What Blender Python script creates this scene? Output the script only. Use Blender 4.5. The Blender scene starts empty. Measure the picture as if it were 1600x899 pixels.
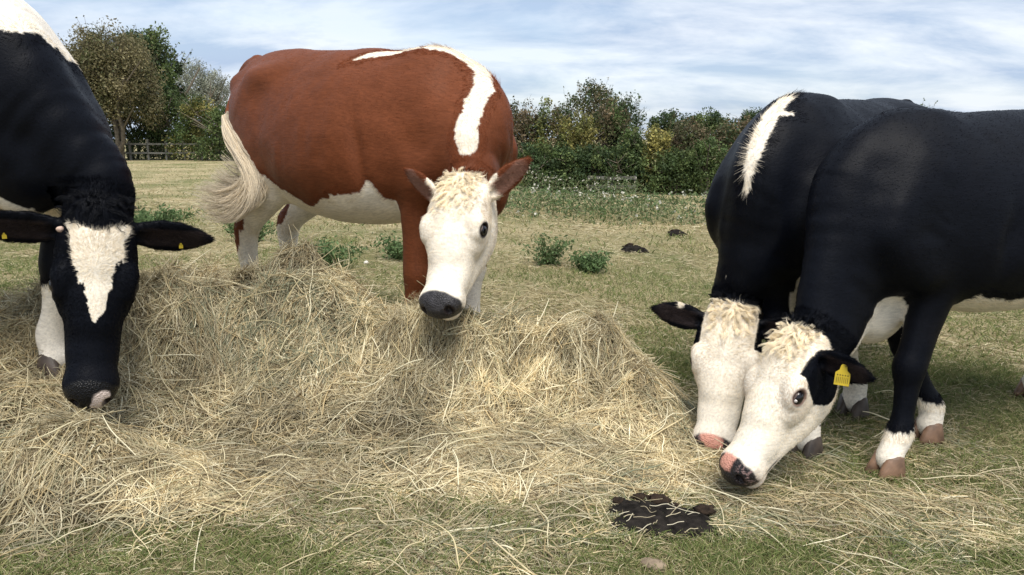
import bpy, math, random, os
import numpy as np
rng = np.random.default_rng(7)
random.seed(7)
sc = bpy.context.scene
COL = sc.collection

# ------------------------------------------------------------------ camera, sky, sun, exposure
CAM_H = 1.10
cam_d = bpy.data.cameras.new('camera'); cam = bpy.data.objects.new('camera', cam_d); COL.objects.link(cam)
cam_d.sensor_width = 36.0; cam_d.lens = 1155.0/1600*36; cam_d.clip_start = 0.05; cam_d.clip_end = 2000
cam.location = (0, 0, CAM_H); cam.rotation_euler = (math.radians(90-11.477), 0, 0)
sc.camera = cam

SUN_EL, SUN_AZ = math.radians(66), math.radians(168)   # azimuth clockwise from +Y: behind the camera, to its left
world = bpy.data.worlds.new('World'); sc.world = world; world.use_nodes = True
def build_world():
    nt = world.node_tree; N = nt.nodes; L = nt.links; N.clear()
    out = N.new('ShaderNodeOutputWorld')
    sky = N.new('ShaderNodeTexSky'); sky.sky_type = 'NISHITA'; sky.sun_disc = False
    sky.sun_elevation = SUN_EL; sky.sun_rotation = SUN_AZ; sky.air_density = 1.0; sky.dust_density = 1.5; sky.ozone_density = 1.5
    bg = N.new('ShaderNodeBackground'); bg.inputs['Strength'].default_value = 0.085
    L.new(sky.outputs[0], bg.inputs['Color'])
    tc = N.new('ShaderNodeTexCoord'); sep = N.new('ShaderNodeSeparateXYZ'); L.new(tc.outputs['Generated'], sep.inputs[0])
    # a flat cloud deck seen in perspective: direction divided by its height above the horizon
    mx = N.new('ShaderNodeMath'); mx.operation = 'MAXIMUM'; mx.inputs[1].default_value = 0.0; L.new(sep.outputs['Z'], mx.inputs[0])
    ad = N.new('ShaderNodeMath'); ad.operation = 'ADD'; ad.inputs[1].default_value = 0.22; L.new(mx.outputs[0], ad.inputs[0])
    dx = N.new('ShaderNodeMath'); dx.operation = 'DIVIDE'; L.new(sep.outputs['X'], dx.inputs[0]); L.new(ad.outputs[0], dx.inputs[1])
    dy = N.new('ShaderNodeMath'); dy.operation = 'DIVIDE'; L.new(sep.outputs['Y'], dy.inputs[0]); L.new(ad.outputs[0], dy.inputs[1])
    cmb = N.new('ShaderNodeCombineXYZ'); L.new(dx.outputs[0], cmb.inputs[0]); L.new(dy.outputs[0], cmb.inputs[1])
    def noise(scale, detail, rough, off):
        mp = N.new('ShaderNodeMapping'); mp.inputs['Location'].default_value = off; mp.inputs['Scale'].default_value = (0.62, 1.0, 1)
        n = N.new('ShaderNodeTexNoise'); n.inputs['Scale'].default_value = scale; n.inputs['Detail'].default_value = detail
        n.inputs['Roughness'].default_value = rough; n.inputs['Distortion'].default_value = 0.3
        L.new(cmb.outputs[0], mp.inputs[0]); L.new(mp.outputs[0], n.inputs['Vector']); return n
    n1 = noise(0.8, 7, 0.55, (3.1, 0.4, 0)); n2 = noise(1.9, 7, 0.6, (8.0, 2.0, 0))
    r1 = N.new('ShaderNodeValToRGB'); r1.color_ramp.elements[0].position = 0.34; r1.color_ramp.elements[1].position = 0.60
    L.new(n1.outputs['Fac'], r1.inputs[0])
    r2 = N.new('ShaderNodeValToRGB')
    r2.color_ramp.elements[0].position = 0.38; r2.color_ramp.elements[0].color = (0.44, 0.55, 0.73, 1)
    r2.color_ramp.elements[1].position = 0.60; r2.color_ramp.elements[1].color = (0.84, 0.89, 0.96, 1)
    L.new(n2.outputs['Fac'], r2.inputs[0])
    bc = N.new('ShaderNodeBackground'); bc.inputs['Strength'].default_value = 0.50; L.new(r2.outputs[0], bc.inputs['Color'])
    mix = N.new('ShaderNodeMixShader')
    k = N.new('ShaderNodeMath'); k.operation = 'MULTIPLY_ADD'; k.inputs[1].default_value = 0.36; k.inputs[2].default_value = 0.62
    L.new(r1.outputs[0], k.inputs[0]); L.new(k.outputs[0], mix.inputs[0])
    L.new(bg.outputs[0], mix.inputs[1]); L.new(bc.outputs[0], mix.inputs[2]); L.new(mix.outputs[0], out.inputs['Surface'])
build_world()
sun_d = bpy.data.lights.new('sun', 'SUN'); sun = bpy.data.objects.new('sun', sun_d); COL.objects.link(sun)
sun_d.energy = 2.0; sun_d.angle = math.radians(32); sun_d.color = (1.0, 0.95, 0.87)
sun.rotation_euler = (math.pi/2 - SUN_EL, 0, math.pi - SUN_AZ)
sun.rotation_euler = (math.radians(90) - SUN_EL, 0, -SUN_AZ + math.pi)
sc.view_settings.view_transform = 'Standard'; sc.view_settings.look = 'None'
sc.view_settings.exposure = 1.18; sc.view_settings.gamma = 1.0
sc.render.engine = 'CYCLES'
sc.cycles.max_bounces = 5; sc.cycles.diffuse_bounces = 3; sc.cycles.glossy_bounces = 2; sc.cycles.transparent_max_bounces = 4
sc.cycles.use_denoising = True; sc.cycles.denoiser = 'OPENIMAGEDENOISE'; sc.cycles.denoising_input_passes = 'RGB_ALBEDO_NORMAL'; sc.cycles.denoising_prefilter = 'ACCURATE'
sc.cycles_curves.shape = 'RIBBONS'; sc.cycles_curves.subdivisions = 2

QUICK = os.environ.get('QUICK', '')

# ------------------------------------------------------------------ numeric helpers
def nrm(v):
    v = np.asarray(v, float); return v/np.maximum(np.linalg.norm(v, axis=-1, keepdims=True), 1e-12)
def A(*v): return np.array(v, float)
def smooth(a, b, x): t = np.clip((x-a)/(b-a), 0, 1); return t*t*(3-2*t)
_TAB = np.random.default_rng(99).random((64, 64, 64)).astype(np.float32)
def vnoise(P, freq=1.0, seed=0):                       # value noise, 0..1
    P = np.asarray(P, float)*freq; I = np.floor(P).astype(np.int32); f = (P-I).astype(np.float32); f = f*f*(3-2*f)
    i, j = (I[..., 0]+seed*7) & 63, (I[..., 1]+seed*13) & 63; i1, j1 = (i+1) & 63, (j+1) & 63; fx, fy = f[..., 0], f[..., 1]
    def lay(T, *k):
        a = T[(i, j)+k]; a = a+fx*(T[(i1, j)+k]-a); b = T[(i, j1)+k]; b = b+fx*(T[(i1, j1)+k]-b); return a+fy*(b-a)
    if P.shape[-1] == 2: return lay(_TAB[:, :, (seed*29) & 63])
    k = (I[..., 2]+seed*29) & 63; a = lay(_TAB, k); b = lay(_TAB, (k+1) & 63); return a+f[..., 2]*(b-a)
def fbm(P, freq=1.0, seed=0, oct=4):
    s = 0; a = 0.5; t = 0
    for o in range(oct):
        s = s + a*vnoise(P, freq*2**o, seed+o*17); t += a; a *= 0.5
    return s/t
def pick(cols, w, n):
    c = np.array(cols, float); i = rng.choice(len(c), n, p=np.array(w)/np.sum(w)); return c[i]

# ------------------------------------------------------------------ object helpers
def link(o, parent=None):
    COL.objects.link(o)
    if parent is not None: o.parent = parent
    return o
def tag(o, label=None, cat=None, group=None, kind=None):
    if label: o['label'] = label
    if cat: o['category'] = cat
    if group: o['group'] = group
    if kind: o['kind'] = kind
    return o
def empty(name, loc=(0, 0, 0), rz=0.0):
    o = bpy.data.objects.new(name, None); o.location = loc; o.rotation_euler = (0, 0, rz); o.empty_display_size = 0.1
    return link(o)
def mesh_obj(name, V, F, mat, parent=None, col=None, smooth_sh=True, F3=None):
    me = bpy.data.meshes.new(name)
    V = np.asarray(V, np.float32); F = np.asarray(F, np.int32)
    n = F.shape[1]; nf = len(F); me.vertices.add(len(V)); me.vertices.foreach_set('co', V.ravel())
    me.loops.add(nf*n); me.loops.foreach_set('vertex_index', F.ravel())
    me.polygons.add(nf); me.polygons.foreach_set('loop_start', np.arange(0, nf*n, n, dtype=np.int32))
    try: me.polygons.foreach_set('loop_total', np.full(nf, n, np.int32))
    except Exception: pass
    me.polygons.foreach_set('use_smooth', np.full(nf, smooth_sh))
    if col is not None:
        a = me.attributes.new('col', 'FLOAT_COLOR', 'POINT')
        c = np.ones((len(V), 4), np.float32); c[:, :np.shape(col)[1]] = col; a.data.foreach_set('color', c.ravel())
    me.update(); me.validate()
    if mat is not None: me.materials.append(mat)
    return link(bpy.data.objects.new(name, me), parent)
def curves_obj(name, P, R, col, mat, parent=None):
    """P (n,k,3) points, R (n,k) radii, col (n,3) colour of each strand"""
    n, k = P.shape[:2]
    hc = bpy.data.hair_curves.new(name); hc.add_curves([k]*n)
    hc.attributes['position'].data.foreach_set('vector', P.astype(np.float32).ravel())
    a = hc.attributes.get('radius') or hc.attributes.new('radius', 'FLOAT', 'POINT')
    a.data.foreach_set('value', R.astype(np.float32).ravel())
    a = hc.attributes.new('col', 'FLOAT_COLOR', 'CURVE')
    c = np.ones((n, 4), np.float32); c[:, :3] = col; a.data.foreach_set('color', c.ravel())
    hc.materials.append(mat)
    return link(bpy.data.objects.new(name, hc), parent)
def mat_attr(name, rough=0.7, spec=0.3, var=0.0, bump=0.0, bscale=200, sheen=0.0, trans=0.0):
    m = bpy.data.materials.new(name); m.use_nodes = True; nt = m.node_tree; b = nt.nodes['Principled BSDF']
    at = nt.nodes.new('ShaderNodeAttribute'); at.attribute_name = 'col'
    nt.links.new(at.outputs['Color'], b.inputs['Base Color'])
    b.inputs['Roughness'].default_value = rough; b.inputs['Specular IOR Level'].default_value = spec
    if sheen: b.inputs['Sheen Weight'].default_value = sheen
    if trans:
        t = nt.nodes.new('ShaderNodeBsdfTranslucent'); nt.links.new(at.outputs['Color'], t.inputs['Color'])
        mx = nt.nodes.new('ShaderNodeMixShader'); mx.inputs[0].default_value = trans
        o = nt.nodes['Material Output']; nt.links.new(b.outputs[0], mx.inputs[1]); nt.links.new(t.outputs[0], mx.inputs[2]); nt.links.new(mx.outputs[0], o.inputs[0])
    if var:
        tc = nt.nodes.new('ShaderNodeTexCoord')
        n = nt.nodes.new('ShaderNodeTexNoise'); n.inputs['Scale'].default_value = bscale*0.3; n.inputs['Detail'].default_value = 5
        nt.links.new(tc.outputs['Object'], n.inputs['Vector'])
        mp = nt.nodes.new('ShaderNodeMapRange'); mp.inputs[3].default_value = 1-var; mp.inputs[4].default_value = 1+var
        nt.links.new(n.outputs['Fac'], mp.inputs[0])
        vm = nt.nodes.new('ShaderNodeVectorMath'); vm.operation = 'SCALE'
        nt.links.new(at.outputs['Color'], vm.inputs[0]); nt.links.new(mp.outputs[0], vm.inputs['Scale'])
        nt.links.new(vm.outputs[0], b.inputs['Base Color'])
    if bump:
        tc = nt.nodes.new('ShaderNodeTexCoord')
        n = nt.nodes.new('ShaderNodeTexNoise'); n.inputs['Scale'].default_value = bscale; n.inputs['Detail'].default_value = 4
        nt.links.new(tc.outputs['Object'], n.inputs['Vector'])
        bp = nt.nodes.new('ShaderNodeBump'); bp.inputs['Strength'].default_value = bump; bp.inputs['Distance'].default_value = 0.01
        nt.links.new(n.outputs['Fac'], bp.inputs['Height']); nt.links.new(bp.outputs[0], b.inputs['Normal'])
    return m
def mat_plain(name, color, rough=0.6, spec=0.4, var=0.25, scale=30, bump=0.2, coat=0.0):
    m = bpy.data.materials.new(name); m.use_nodes = True; nt = m.node_tree; b = nt.nodes['Principled BSDF']
    tc = nt.nodes.new('ShaderNodeTexCoord'); n = nt.nodes.new('ShaderNodeTexNoise'); n.inputs['Scale'].default_value = scale; n.inputs['Detail'].default_value = 6
    nt.links.new(tc.outputs['Object'], n.inputs['Vector'])
    r = nt.nodes.new('ShaderNodeValToRGB'); c = np.array(color)
    r.color_ramp.elements[0].position = 0.3; r.color_ramp.elements[1].position = 0.7
    r.color_ramp.elements[0].color = (*(c*(1-var)), 1); r.color_ramp.elements[1].color = (*np.minimum(c*(1+var), 1), 1)
    nt.links.new(n.outputs['Fac'], r.inputs[0]); nt.links.new(r.outputs[0], b.inputs['Base Color'])
    b.inputs['Roughness'].default_value = rough; b.inputs['Specular IOR Level'].default_value = spec; b.inputs['Coat Weight'].default_value = coat
    if bump:
        bp = nt.nodes.new('ShaderNodeBump'); bp.inputs['Strength'].default_value = bump; bp.inputs['Distance'].default_value = 0.01
        nt.links.new(n.outputs['Fac'], bp.inputs['Height']); nt.links.new(bp.outputs[0], b.inputs['Normal'])
    return m
def tube(path, rad, sides=8):
    path = np.asarray(path, float); k = len(path); rad = np.broadcast_to(np.asarray(rad, float), (k,))
    T = np.gradient(path, axis=0); T = nrm(T); ref = A(0.3, 0.9, 0.31); S = nrm(np.cross(T, ref)); B = np.cross(T, S)
    a = np.linspace(0, 2*np.pi, sides, endpoint=False)
    V = path[:, None] + rad[:, None, None]*(np.cos(a)[None, :, None]*S[:, None] + np.sin(a)[None, :, None]*B[:, None])
    F = []
    for i in range(k-1):
        for j in range(sides):
            F.append((i*sides+j, i*sides+(j+1) % sides, (i+1)*sides+(j+1) % sides, (i+1)*sides+j))
    return V.reshape(-1, 3), np.array(F)
def join(parts):
    V = []; F = []; o = 0
    for v, f in parts: V.append(v); F.append(np.asarray(f)+o); o += len(v)
    return np.concatenate(V), np.concatenate(F)

# ------------------------------------------------------------------ ground and hay height
def terrain(x, y):
    r = np.sqrt(x*x+y*y)
    z = 0.08*smooth(2.7, 3.6, y)*smooth(1.3, 0.2, x)
    z = z + 0.16*smooth(-1.2, -1.8, x)*smooth(1.9, 2.5, y)*smooth(8, 4, y)
    far = smooth(5, 20, y)
    z = z - far*(0.20*smooth(-12, 6, x)+0.08)*1.0 - far*0.08*smooth(-6, 2, x)
    z = z - 0.03*smooth(20, 45, y)
    P = np.stack([x, y], -1)
    z = z + (fbm(P, 0.6, 3, 3)-0.5)*0.05*smooth(1, 4, r) + (fbm(P, 4.0, 5, 3)-0.5)*0.022
    return z
HX = [-3.2, -2.6, -2.2, -1.6, -1.14, -0.9, -0.66, -0.3, 0.0, 0.2, 0.42, 0.58, 0.72, 0.9]
HZ = [0.20, 0.30, 0.35, 0.44, 0.52, 0.49, 0.41, 0.33, 0.29, 0.29, 0.24, 0.14, 0.03, -0.1]
HY = [2.9, 2.9, 3.0, 3.1, 3.28, 3.22, 3.15, 3.00, 2.90, 2.86, 2.80, 2.75, 2.72, 2.7]
HF = [0.7, 0.7, 0.65, 0.60, 0.52, 0.48, 0.44, 0.36, 0.31, 0.30, 0.28, 0.25, 0.2, 0.2]     # reach of the front slope
def hay_z(x, y):
    t = terrain(x, y)
    cz = np.interp(x, HX, HZ); cy = np.interp(x, HX, HY); fr = np.interp(x, HX, HF)
    d = np.where(y < cy, (cy-y)/fr, (y-cy)/0.55)
    prof = np.exp(-(d*1.05)**2*1.1)
    P = np.stack([x, y], -1)
    lump = (fbm(P, 3.4, 11, 3)-0.5)*0.22 + (0.5-np.abs(fbm(P, 5.5, 14, 3)-0.5)*3.2)*0.09 + (fbm(P, 12.0, 12, 2)-0.5)*0.10
    z = t + np.maximum(cz-t, -0.1)*prof + lump*np.clip(prof*1.3, 0, 1)*smooth(-0.02, 0.25, cz)
    z = np.maximum(z, t+(.225-t)*np.exp(-(((x+1.36)/.34)**2+((y-2.16)/.22)**2)*1.2))      # wad under the black cow's muzzle
    # low thin apron of pulled-out hay in front
    ap = 0.06*smooth(1.95, 2.35, y)*smooth(3.2, 2.6, y)*smooth(0.9, 0.3, x)*(0.3+1.2*fbm(P, 2.4, 31, 3))
    return np.maximum(z, t + ap - 0.02)
def hay_cover(x, y):                                            # 0..1 how thickly hay lies here
    t = terrain(x, y); h = hay_z(x, y)-t
    P = np.stack([x, y], -1)
    c = smooth(0.05, 0.14, h)
    ap = smooth(1.80, 2.20, y)*smooth(3.3, 2.7, y)*smooth(1.05, 0.55, x)*(.12+.88*smooth(0.36, 0.62, fbm(P, 2.3, 41, 4)))*(1-.35*smooth(-.4, .2, x))
    # streak of stalks pulled out towards the two white faced heifers
    st = smooth(0.22, 0.05, np.abs(y-(2.02+0.05*np.sin(3*x))))*smooth(0.5, 0.8, x)*smooth(1.55, 1.25, x)*0.8
    st2 = smooth(0.40, 0.1, np.abs(y-2.45))*smooth(0.2, 0.5, x)*smooth(1.2, 0.9, x)*0.55
    thin = .20*smooth(.42, .65, fbm(P, 3.1, 47, 3))*smooth(3.4, 2.8, y)*(.25+.75*smooth(1.3, .9, x))
    return np.clip(np.maximum(np.maximum(c, ap*0.75), np.maximum(np.maximum(st, st2), thin)), 0, 1)
# ------------------------------------------------------------------ the field
def build_ground():
    def axis(lims):
        out = []
        for a, b, st in lims: out.append(np.arange(a, b, st))
        return np.concatenate(out)
    xs = axis([(-400, -60, 34), (-60, -12, 1.5), (-12, -4, .3), (-4, 4, .045), (4, 12, .3), (12, 60, 1.5), (60, 401, 34)])
    ys = axis([(-30, 0, 3), (0, 1.2, .2), (1.2, 5, .045), (5, 12, .15), (12, 60, 1.0), (60, 601, 36)])
    X, Y = np.meshgrid(xs, ys, indexing='ij'); Z = terrain(X, Y); V = np.stack([X, Y, Z], -1).reshape(-1, 3)
    nx, ny = len(xs), len(ys); i, j = np.meshgrid(np.arange(nx-1), np.arange(ny-1), indexing='ij'); b = (i*ny+j).ravel()
    Q = np.stack([b, b+ny, b+ny+1, b+1], 1)
    m = bpy.data.materials.new('grazed_turf'); m.use_nodes = True; nt = m.node_tree; N = nt.nodes; L = nt.links; bs = N['Principled BSDF']
    tc = N.new('ShaderNodeTexCoord')
    def noise(sc_, det, rough=.6, stretch=(1, 1, 1)):
        mp = N.new('ShaderNodeMapping'); mp.inputs['Scale'].default_value = stretch; L.new(tc.outputs['Object'], mp.inputs[0])
        n = N.new('ShaderNodeTexNoise'); n.inputs['Scale'].default_value = sc_; n.inputs['Detail'].default_value = det; n.inputs['Roughness'].default_value = rough
        L.new(mp.outputs[0], n.inputs['Vector']); return n
    def ramp(n, st):
        r = N.new('ShaderNodeValToRGB'); e = r.color_ramp.elements
        e[0].position, e[0].color = st[0][0], (*st[0][1], 1); e[1].position, e[1].color = st[-1][0], (*st[-1][1], 1)
        for p, c in st[1:-1]: q = e.new(p); q.color = (*c, 1)
        L.new(n.outputs['Fac'], r.inputs[0]); return r
    big = ramp(noise(.55, 6, .65), [(.36, (0, 0, 0)), (.60, (1, 1, 1))])
    green = ramp(noise(38, 6, .7), [(.30, (.07, .088, .032)), (.5, (.155, .165, .065)), (.7, (.29, .265, .14))])
    dry = ramp(noise(30, 7, .72, (1, 1.5, 1)), [(.28, (.17, .135, .07)), (.46, (.34, .28, .16)), (.58, (.45, .375, .225)), (.74, (.58, .51, .34))])
    mx = N.new('ShaderNodeMix'); mx.data_type = 'RGBA'; L.new(big.outputs[0], mx.inputs[0]); L.new(green.outputs[0], mx.inputs[6]); L.new(dry.outputs[0], mx.inputs[7])
    soil = ramp(noise(7, 6, .7), [(.60, (0, 0, 0)), (.74, (.55, .55, .55))])
    m2 = N.new('ShaderNodeMix'); m2.data_type = 'RGBA'; L.new(soil.outputs[0], m2.inputs[0]); L.new(mx.outputs[2], m2.inputs[6]); m2.inputs[7].default_value = (.085, .062, .036, 1)
    L.new(m2.outputs[2], bs.inputs['Base Color']); bs.inputs['Roughness'].default_value = .95; bs.inputs['Specular IOR Level'].default_value = .1
    bn = noise(55, 6, .75); bp = N.new('ShaderNodeBump'); bp.inputs['Strength'].default_value = .9; bp.inputs['Distance'].default_value = .03
    L.new(bn.outputs['Fac'], bp.inputs['Height']); L.new(bp.outputs[0], bs.inputs['Normal'])
    o = mesh_obj('ground', V, Q, m); tag(o, 'grazed pasture, patchy green and straw-dry', None, None, 'structure')
build_ground()
# ------------------------------------------------------------------ implicit-surface modelling of the animals
class Frame:
    def __init__(s, o, R): s.o = np.asarray(o, float); s.R = np.asarray(R, float)   # R columns = axes
    def to_local(s, P): return (np.asarray(P, float)-s.o) @ s.R
    def to_world(s, P): return np.asarray(P, float) @ s.R.T + s.o
class Prim:
    def __init__(s, fn, lo, hi, frame, k, op='u'): s.fn, s.lo, s.hi, s.frame, s.k, s.op = fn, np.asarray(lo, float), np.asarray(hi, float), frame, k, op
def p_sweep(pts, ra, rb, side, frame, k):
    pts = np.asarray(pts, float); n = len(pts); ra = np.broadcast_to(ra, n).astype(float); rb = np.broadcast_to(rb, n).astype(float)
    side = np.broadcast_to(np.asarray(side, float), (n, 3))
    m = np.maximum(ra, rb)
    def seg(i):
        a = pts[i]; d = pts[i+1]-a; L2 = float(d@d); s0, s1 = side[i], side[i+1]
        def fn(X, Y, Z):
            x, y, z = X-a[0], Y-a[1], Z-a[2]
            t = np.clip((x*d[0]+y*d[1]+z*d[2])/L2, 0, 1)
            qx, qy, qz = x-t*d[0], y-t*d[1], z-t*d[2]
            qs = qx*s0[0]+qy*s0[1]+qz*s0[2]
            if np.any(s0 != s1): qs = qs*(1-t)+t*(qx*s1[0]+qy*s1[1]+qz*s1[2])
            A1 = ra[i]+t*(ra[i+1]-ra[i]); B1 = rb[i]+t*(rb[i+1]-rb[i])
            qo2 = np.maximum(qx*qx+qy*qy+qz*qz-qs*qs, 0)
            return (np.sqrt((qs/A1)**2+qo2/B1**2)-1)*np.minimum(A1, B1)
        mm = max(m[i], m[i+1]); return fn, np.minimum(pts[i], pts[i+1])-mm, np.maximum(pts[i], pts[i+1])+mm
    p = Prim(None, (pts-m[:, None]).min(0), (pts+m[:, None]).max(0), frame, k); p.segs = [seg(i) for i in range(n-1)]; return p
def spline(ctrl, n):                                          # Catmull-Rom through rows of ctrl
    c = np.asarray(ctrl, float); c = np.vstack([2*c[0]-c[1], c, 2*c[-1]-c[-2]])
    m = len(c)-3; T = np.linspace(0, m, n); i = np.minimum(T.astype(int), m-1); t = (T-i)[:, None]
    p0, p1, p2, p3 = c[i], c[i+1], c[i+2], c[i+3]
    return 0.5*((2*p1)+(-p0+p2)*t+(2*p0-5*p1+4*p2-p3)*t*t+(-p0+3*p1-3*p2+p3)*t**3)
def p_limb(rows, frame, k, n=None, side=(0, 1, 0)):           # rows: x,y,z,r_side,r_other
    R = spline(rows, n or (len(rows)-1)*3+1); return p_sweep(R[:, :3], np.maximum(R[:, 3], .004), np.maximum(R[:, 4], .004), side, frame, k)
def p_ell(c, r, frame, k, R=None, op='u'):
    c = np.asarray(c, float); r = np.asarray(r, float); R = np.eye(3) if R is None else np.asarray(R, float); mr = r.min(); m = r.max()
    def fn(X, Y, Z):
        x, y, z = X-c[0], Y-c[1], Z-c[2]
        a = [(R[0, i]*x+R[1, i]*y+R[2, i]*z)/r[i] for i in range(3)]
        k0 = np.sqrt(a[0]**2+a[1]**2+a[2]**2)
        k1 = np.sqrt((a[0]/r[0])**2+(a[1]/r[1])**2+(a[2]/r[2])**2)+1e-9
        return k0*(k0-1)/k1
    return Prim(fn, c-m, c+m, frame, k, op)
TX = np.array([-.92, -.86, -.74, -.58, -.42, -.22, 0, .2, .4, .54, .66, .78, .88])
TT = np.array([1.25, 1.335, 1.39, 1.41, 1.41, 1.395, 1.385, 1.38, 1.38, 1.38, 1.345, 1.22, 1.05])
TB = np.array([1.08, .92, .78, .70, .655, .605, .575, .575, .60, .635, .655, .69, .78])
TW = np.array([.06, .15, .215, .255, .285, .335, .365, .36, .315, .27, .235, .185, .09])
def p_torso(s, wid, frame, k, belly=0.0, rump=0.0):
    xs = np.linspace(-.92, .88, 121)
    ker = np.exp(-np.linspace(-2, 2, 13)**2); ker /= ker.sum()
    def sm(v):
        y = np.interp(xs, TX, v); return np.convolve(np.pad(y, 6, mode='edge'), ker, 'valid')
    T, B, W = sm(TT)+rump*smooth(.35, -.5, xs)+rump*.55*np.exp(-((xs-.10)/.28)**2), sm(TB)-belly*np.exp(-((xs+.05)/.4)**2), sm(TW)
    xs2, T, B, W = xs*s, T*s, B*s, W*s*wid
    def fn(X, Y, Z):
        x1 = X
        t = np.interp(x1, xs2, T); b = np.interp(x1, xs2, B); w = np.interp(x1, xs2, W)
        c = (t*0.47+b*0.53); au = t-c; ad = c-b
        dz = Z-c; a = np.where(dz > 0, au, ad)
        v = dz/a
        ww = w*(1-0.16*np.clip(v, -1, 1)-0.10*np.clip(v, 0, 1)**2)
        e = (np.abs(Y/ww)**2.2+np.abs(v)**2.2+1e-12)**(1/2.2)
        d = (e-1)*np.minimum(w, a)
        ex = np.maximum(np.maximum(xs2[0]-x1, x1-xs2[-1]), 0)
        return np.sqrt(np.maximum(d, 0)**2+ex**2)+np.minimum(d, 0)*(ex <= 0)
    return Prim(fn, (-.95*s, -.5*s*wid, .45*s), (.92*s, .5*s*wid, 1.5*s), frame, k)
def field(prims, frame, lo, hi, h):
    lo = np.asarray(lo, float); n = np.ceil((np.asarray(hi)-lo)/h).astype(int)+1
    ax = [(lo[i]+h*np.arange(n[i])).astype(np.float32) for i in range(3)]
    F = np.full(n, 0.25, np.float32)
    def block(lo_, hi_, p):
        m = p.k+0.03; cs = np.array([[(lo_[b]-m if (q >> b) & 1 == 0 else hi_[b]+m) for b in range(3)] for q in range(8)])
        cf = cs if p.frame is frame else frame.to_local(p.frame.to_world(cs))
        return np.clip(np.floor((cf.min(0)-lo)/h).astype(int), 0, n), np.clip(np.ceil((cf.max(0)-lo)/h).astype(int)+1, 0, n)
    def coords(a, b, p):
        X, Y, Z = ax[0][a[0]:b[0], None, None], ax[1][None, a[1]:b[1], None], ax[2][None, None, a[2]:b[2]]
        if p.frame is not frame:
            M = p.frame.R.T @ frame.R; o = p.frame.to_local(frame.o)
            X, Y, Z = [(float(M[i, 0])*X+float(M[i, 1])*Y+float(M[i, 2])*Z+float(o[i])) for i in range(3)]
        return X, Y, Z
    for p in prims:
        a, b = block(p.lo, p.hi, p)
        if np.any(b-a < 1): continue
        if p.fn is None:
            d = np.full(b-a, .3, np.float32)
            for fn, l0, h0 in p.segs:
                a2, b2 = block(l0, h0, p); a2, b2 = np.clip(a2, a, b), np.clip(b2, a, b)
                if np.any(b2-a2 < 1): continue
                sl2 = tuple(slice(a2[i]-a[i], b2[i]-a[i]) for i in range(3)); d[sl2] = np.minimum(d[sl2], fn(*coords(a2, b2, p)))
        else: d = p.fn(*coords(a, b, p))
        sl = tuple(slice(a[i], b[i]) for i in range(3)); f = F[sl]; k = p.k
        if p.op == 'u':
            t = np.clip(0.5+0.5*(d-f)/k, 0, 1); F[sl] = d*(1-t)+f*t-k*t*(1-t)
        else:
            d = -d; t = np.clip(0.5-0.5*(d-f)/k, 0, 1); F[sl] = d*(1-t)+f*t+k*t*(1-t)
    return F, lo
def surface_nets(F, lo, h):
    S = F < 0; n = np.array(F.shape)
    cnt = sum(S[i:n[0]-1+i, j:n[1]-1+j, k:n[2]-1+k].astype(np.int8) for i in (0, 1) for j in (0, 1) for k in (0, 1))
    act = (cnt > 0) & (cnt < 8); I = np.argwhere(act); idx = np.full(act.shape, -1, np.int64); idx[act] = np.arange(len(I))
    cr = [(i, j, k) for i in (0, 1) for j in (0, 1) for k in (0, 1)]
    val = {c: F[I[:, 0]+c[0], I[:, 1]+c[1], I[:, 2]+c[2]] for c in cr}
    acc = np.zeros((len(I), 3)); num = np.zeros(len(I))
    for c in cr:
        for ax in range(3):
            if c[ax]: continue
            d = list(c); d[ax] = 1; d = tuple(d); va, vb = val[c], val[d]
            m = (va < 0) != (vb < 0); t = np.where(m, va/np.where(m, va-vb, 1), 0)
            p = np.broadcast_to(np.array(c, float), (len(I), 3)).copy(); p[:, ax] += t
            acc[m] += p[m]; num[m] += 1
    V = lo + h*(I+acc/num[:, None])
    Q = []
    for ax in range(3):
        b, c = (ax+1) % 3, (ax+2) % 3
        s0 = [slice(1, n[i]-1) for i in range(3)]; s1 = list(s0); s0[ax] = slice(0, n[ax]-1); s1[ax] = slice(1, n[ax])
        a0, a1 = S[tuple(s0)], S[tuple(s1)]; E = np.argwhere(a0 != a1)
        off = np.array([s.start for s in s0]); flip = a1[tuple(E.T)]; E = E+off
        def cell(db, dc):
            q = E.copy(); q[:, b] += db; q[:, c] += dc; return idx[tuple(q.T)]
        q = np.stack([cell(-1, -1), cell(0, -1), cell(0, 0), cell(-1, 0)], 1)
        q[flip] = q[flip][:, ::-1]; Q.append(q)
    Q = np.concatenate(Q); return V, Q[(Q >= 0).all(1)]
def vert_normals(V, Q):
    N = np.zeros_like(V); d = np.cross(V[Q[:, 2]]-V[Q[:, 0]], V[Q[:, 3]]-V[Q[:, 1]])
    for i in range(4): np.add.at(N, Q[:, i], d)
    return nrm(N)
def relax(V, Q, it=2, f=0.5):
    E = np.concatenate([Q[:, [0, 1]], Q[:, [1, 2]], Q[:, [2, 3]], Q[:, [3, 0]]])
    for _ in range(it):
        S = np.zeros_like(V); c = np.zeros(len(V))
        np.add.at(S, E[:, 0], V[E[:, 1]]); np.add.at(c, E[:, 0], 1); np.add.at(S, E[:, 1], V[E[:, 0]]); np.add.at(c, E[:, 1], 1)
        V = V*(1-f)+f*S/np.maximum(c, 1)[:, None]
    return V
EAR_SHAPE = np.array([[0, .024, .020], [.12, .036, .019], [.35, .050, .016], [.6, .050, .012], [.82, .034, .009], [1.0, .010, .006]])
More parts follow.
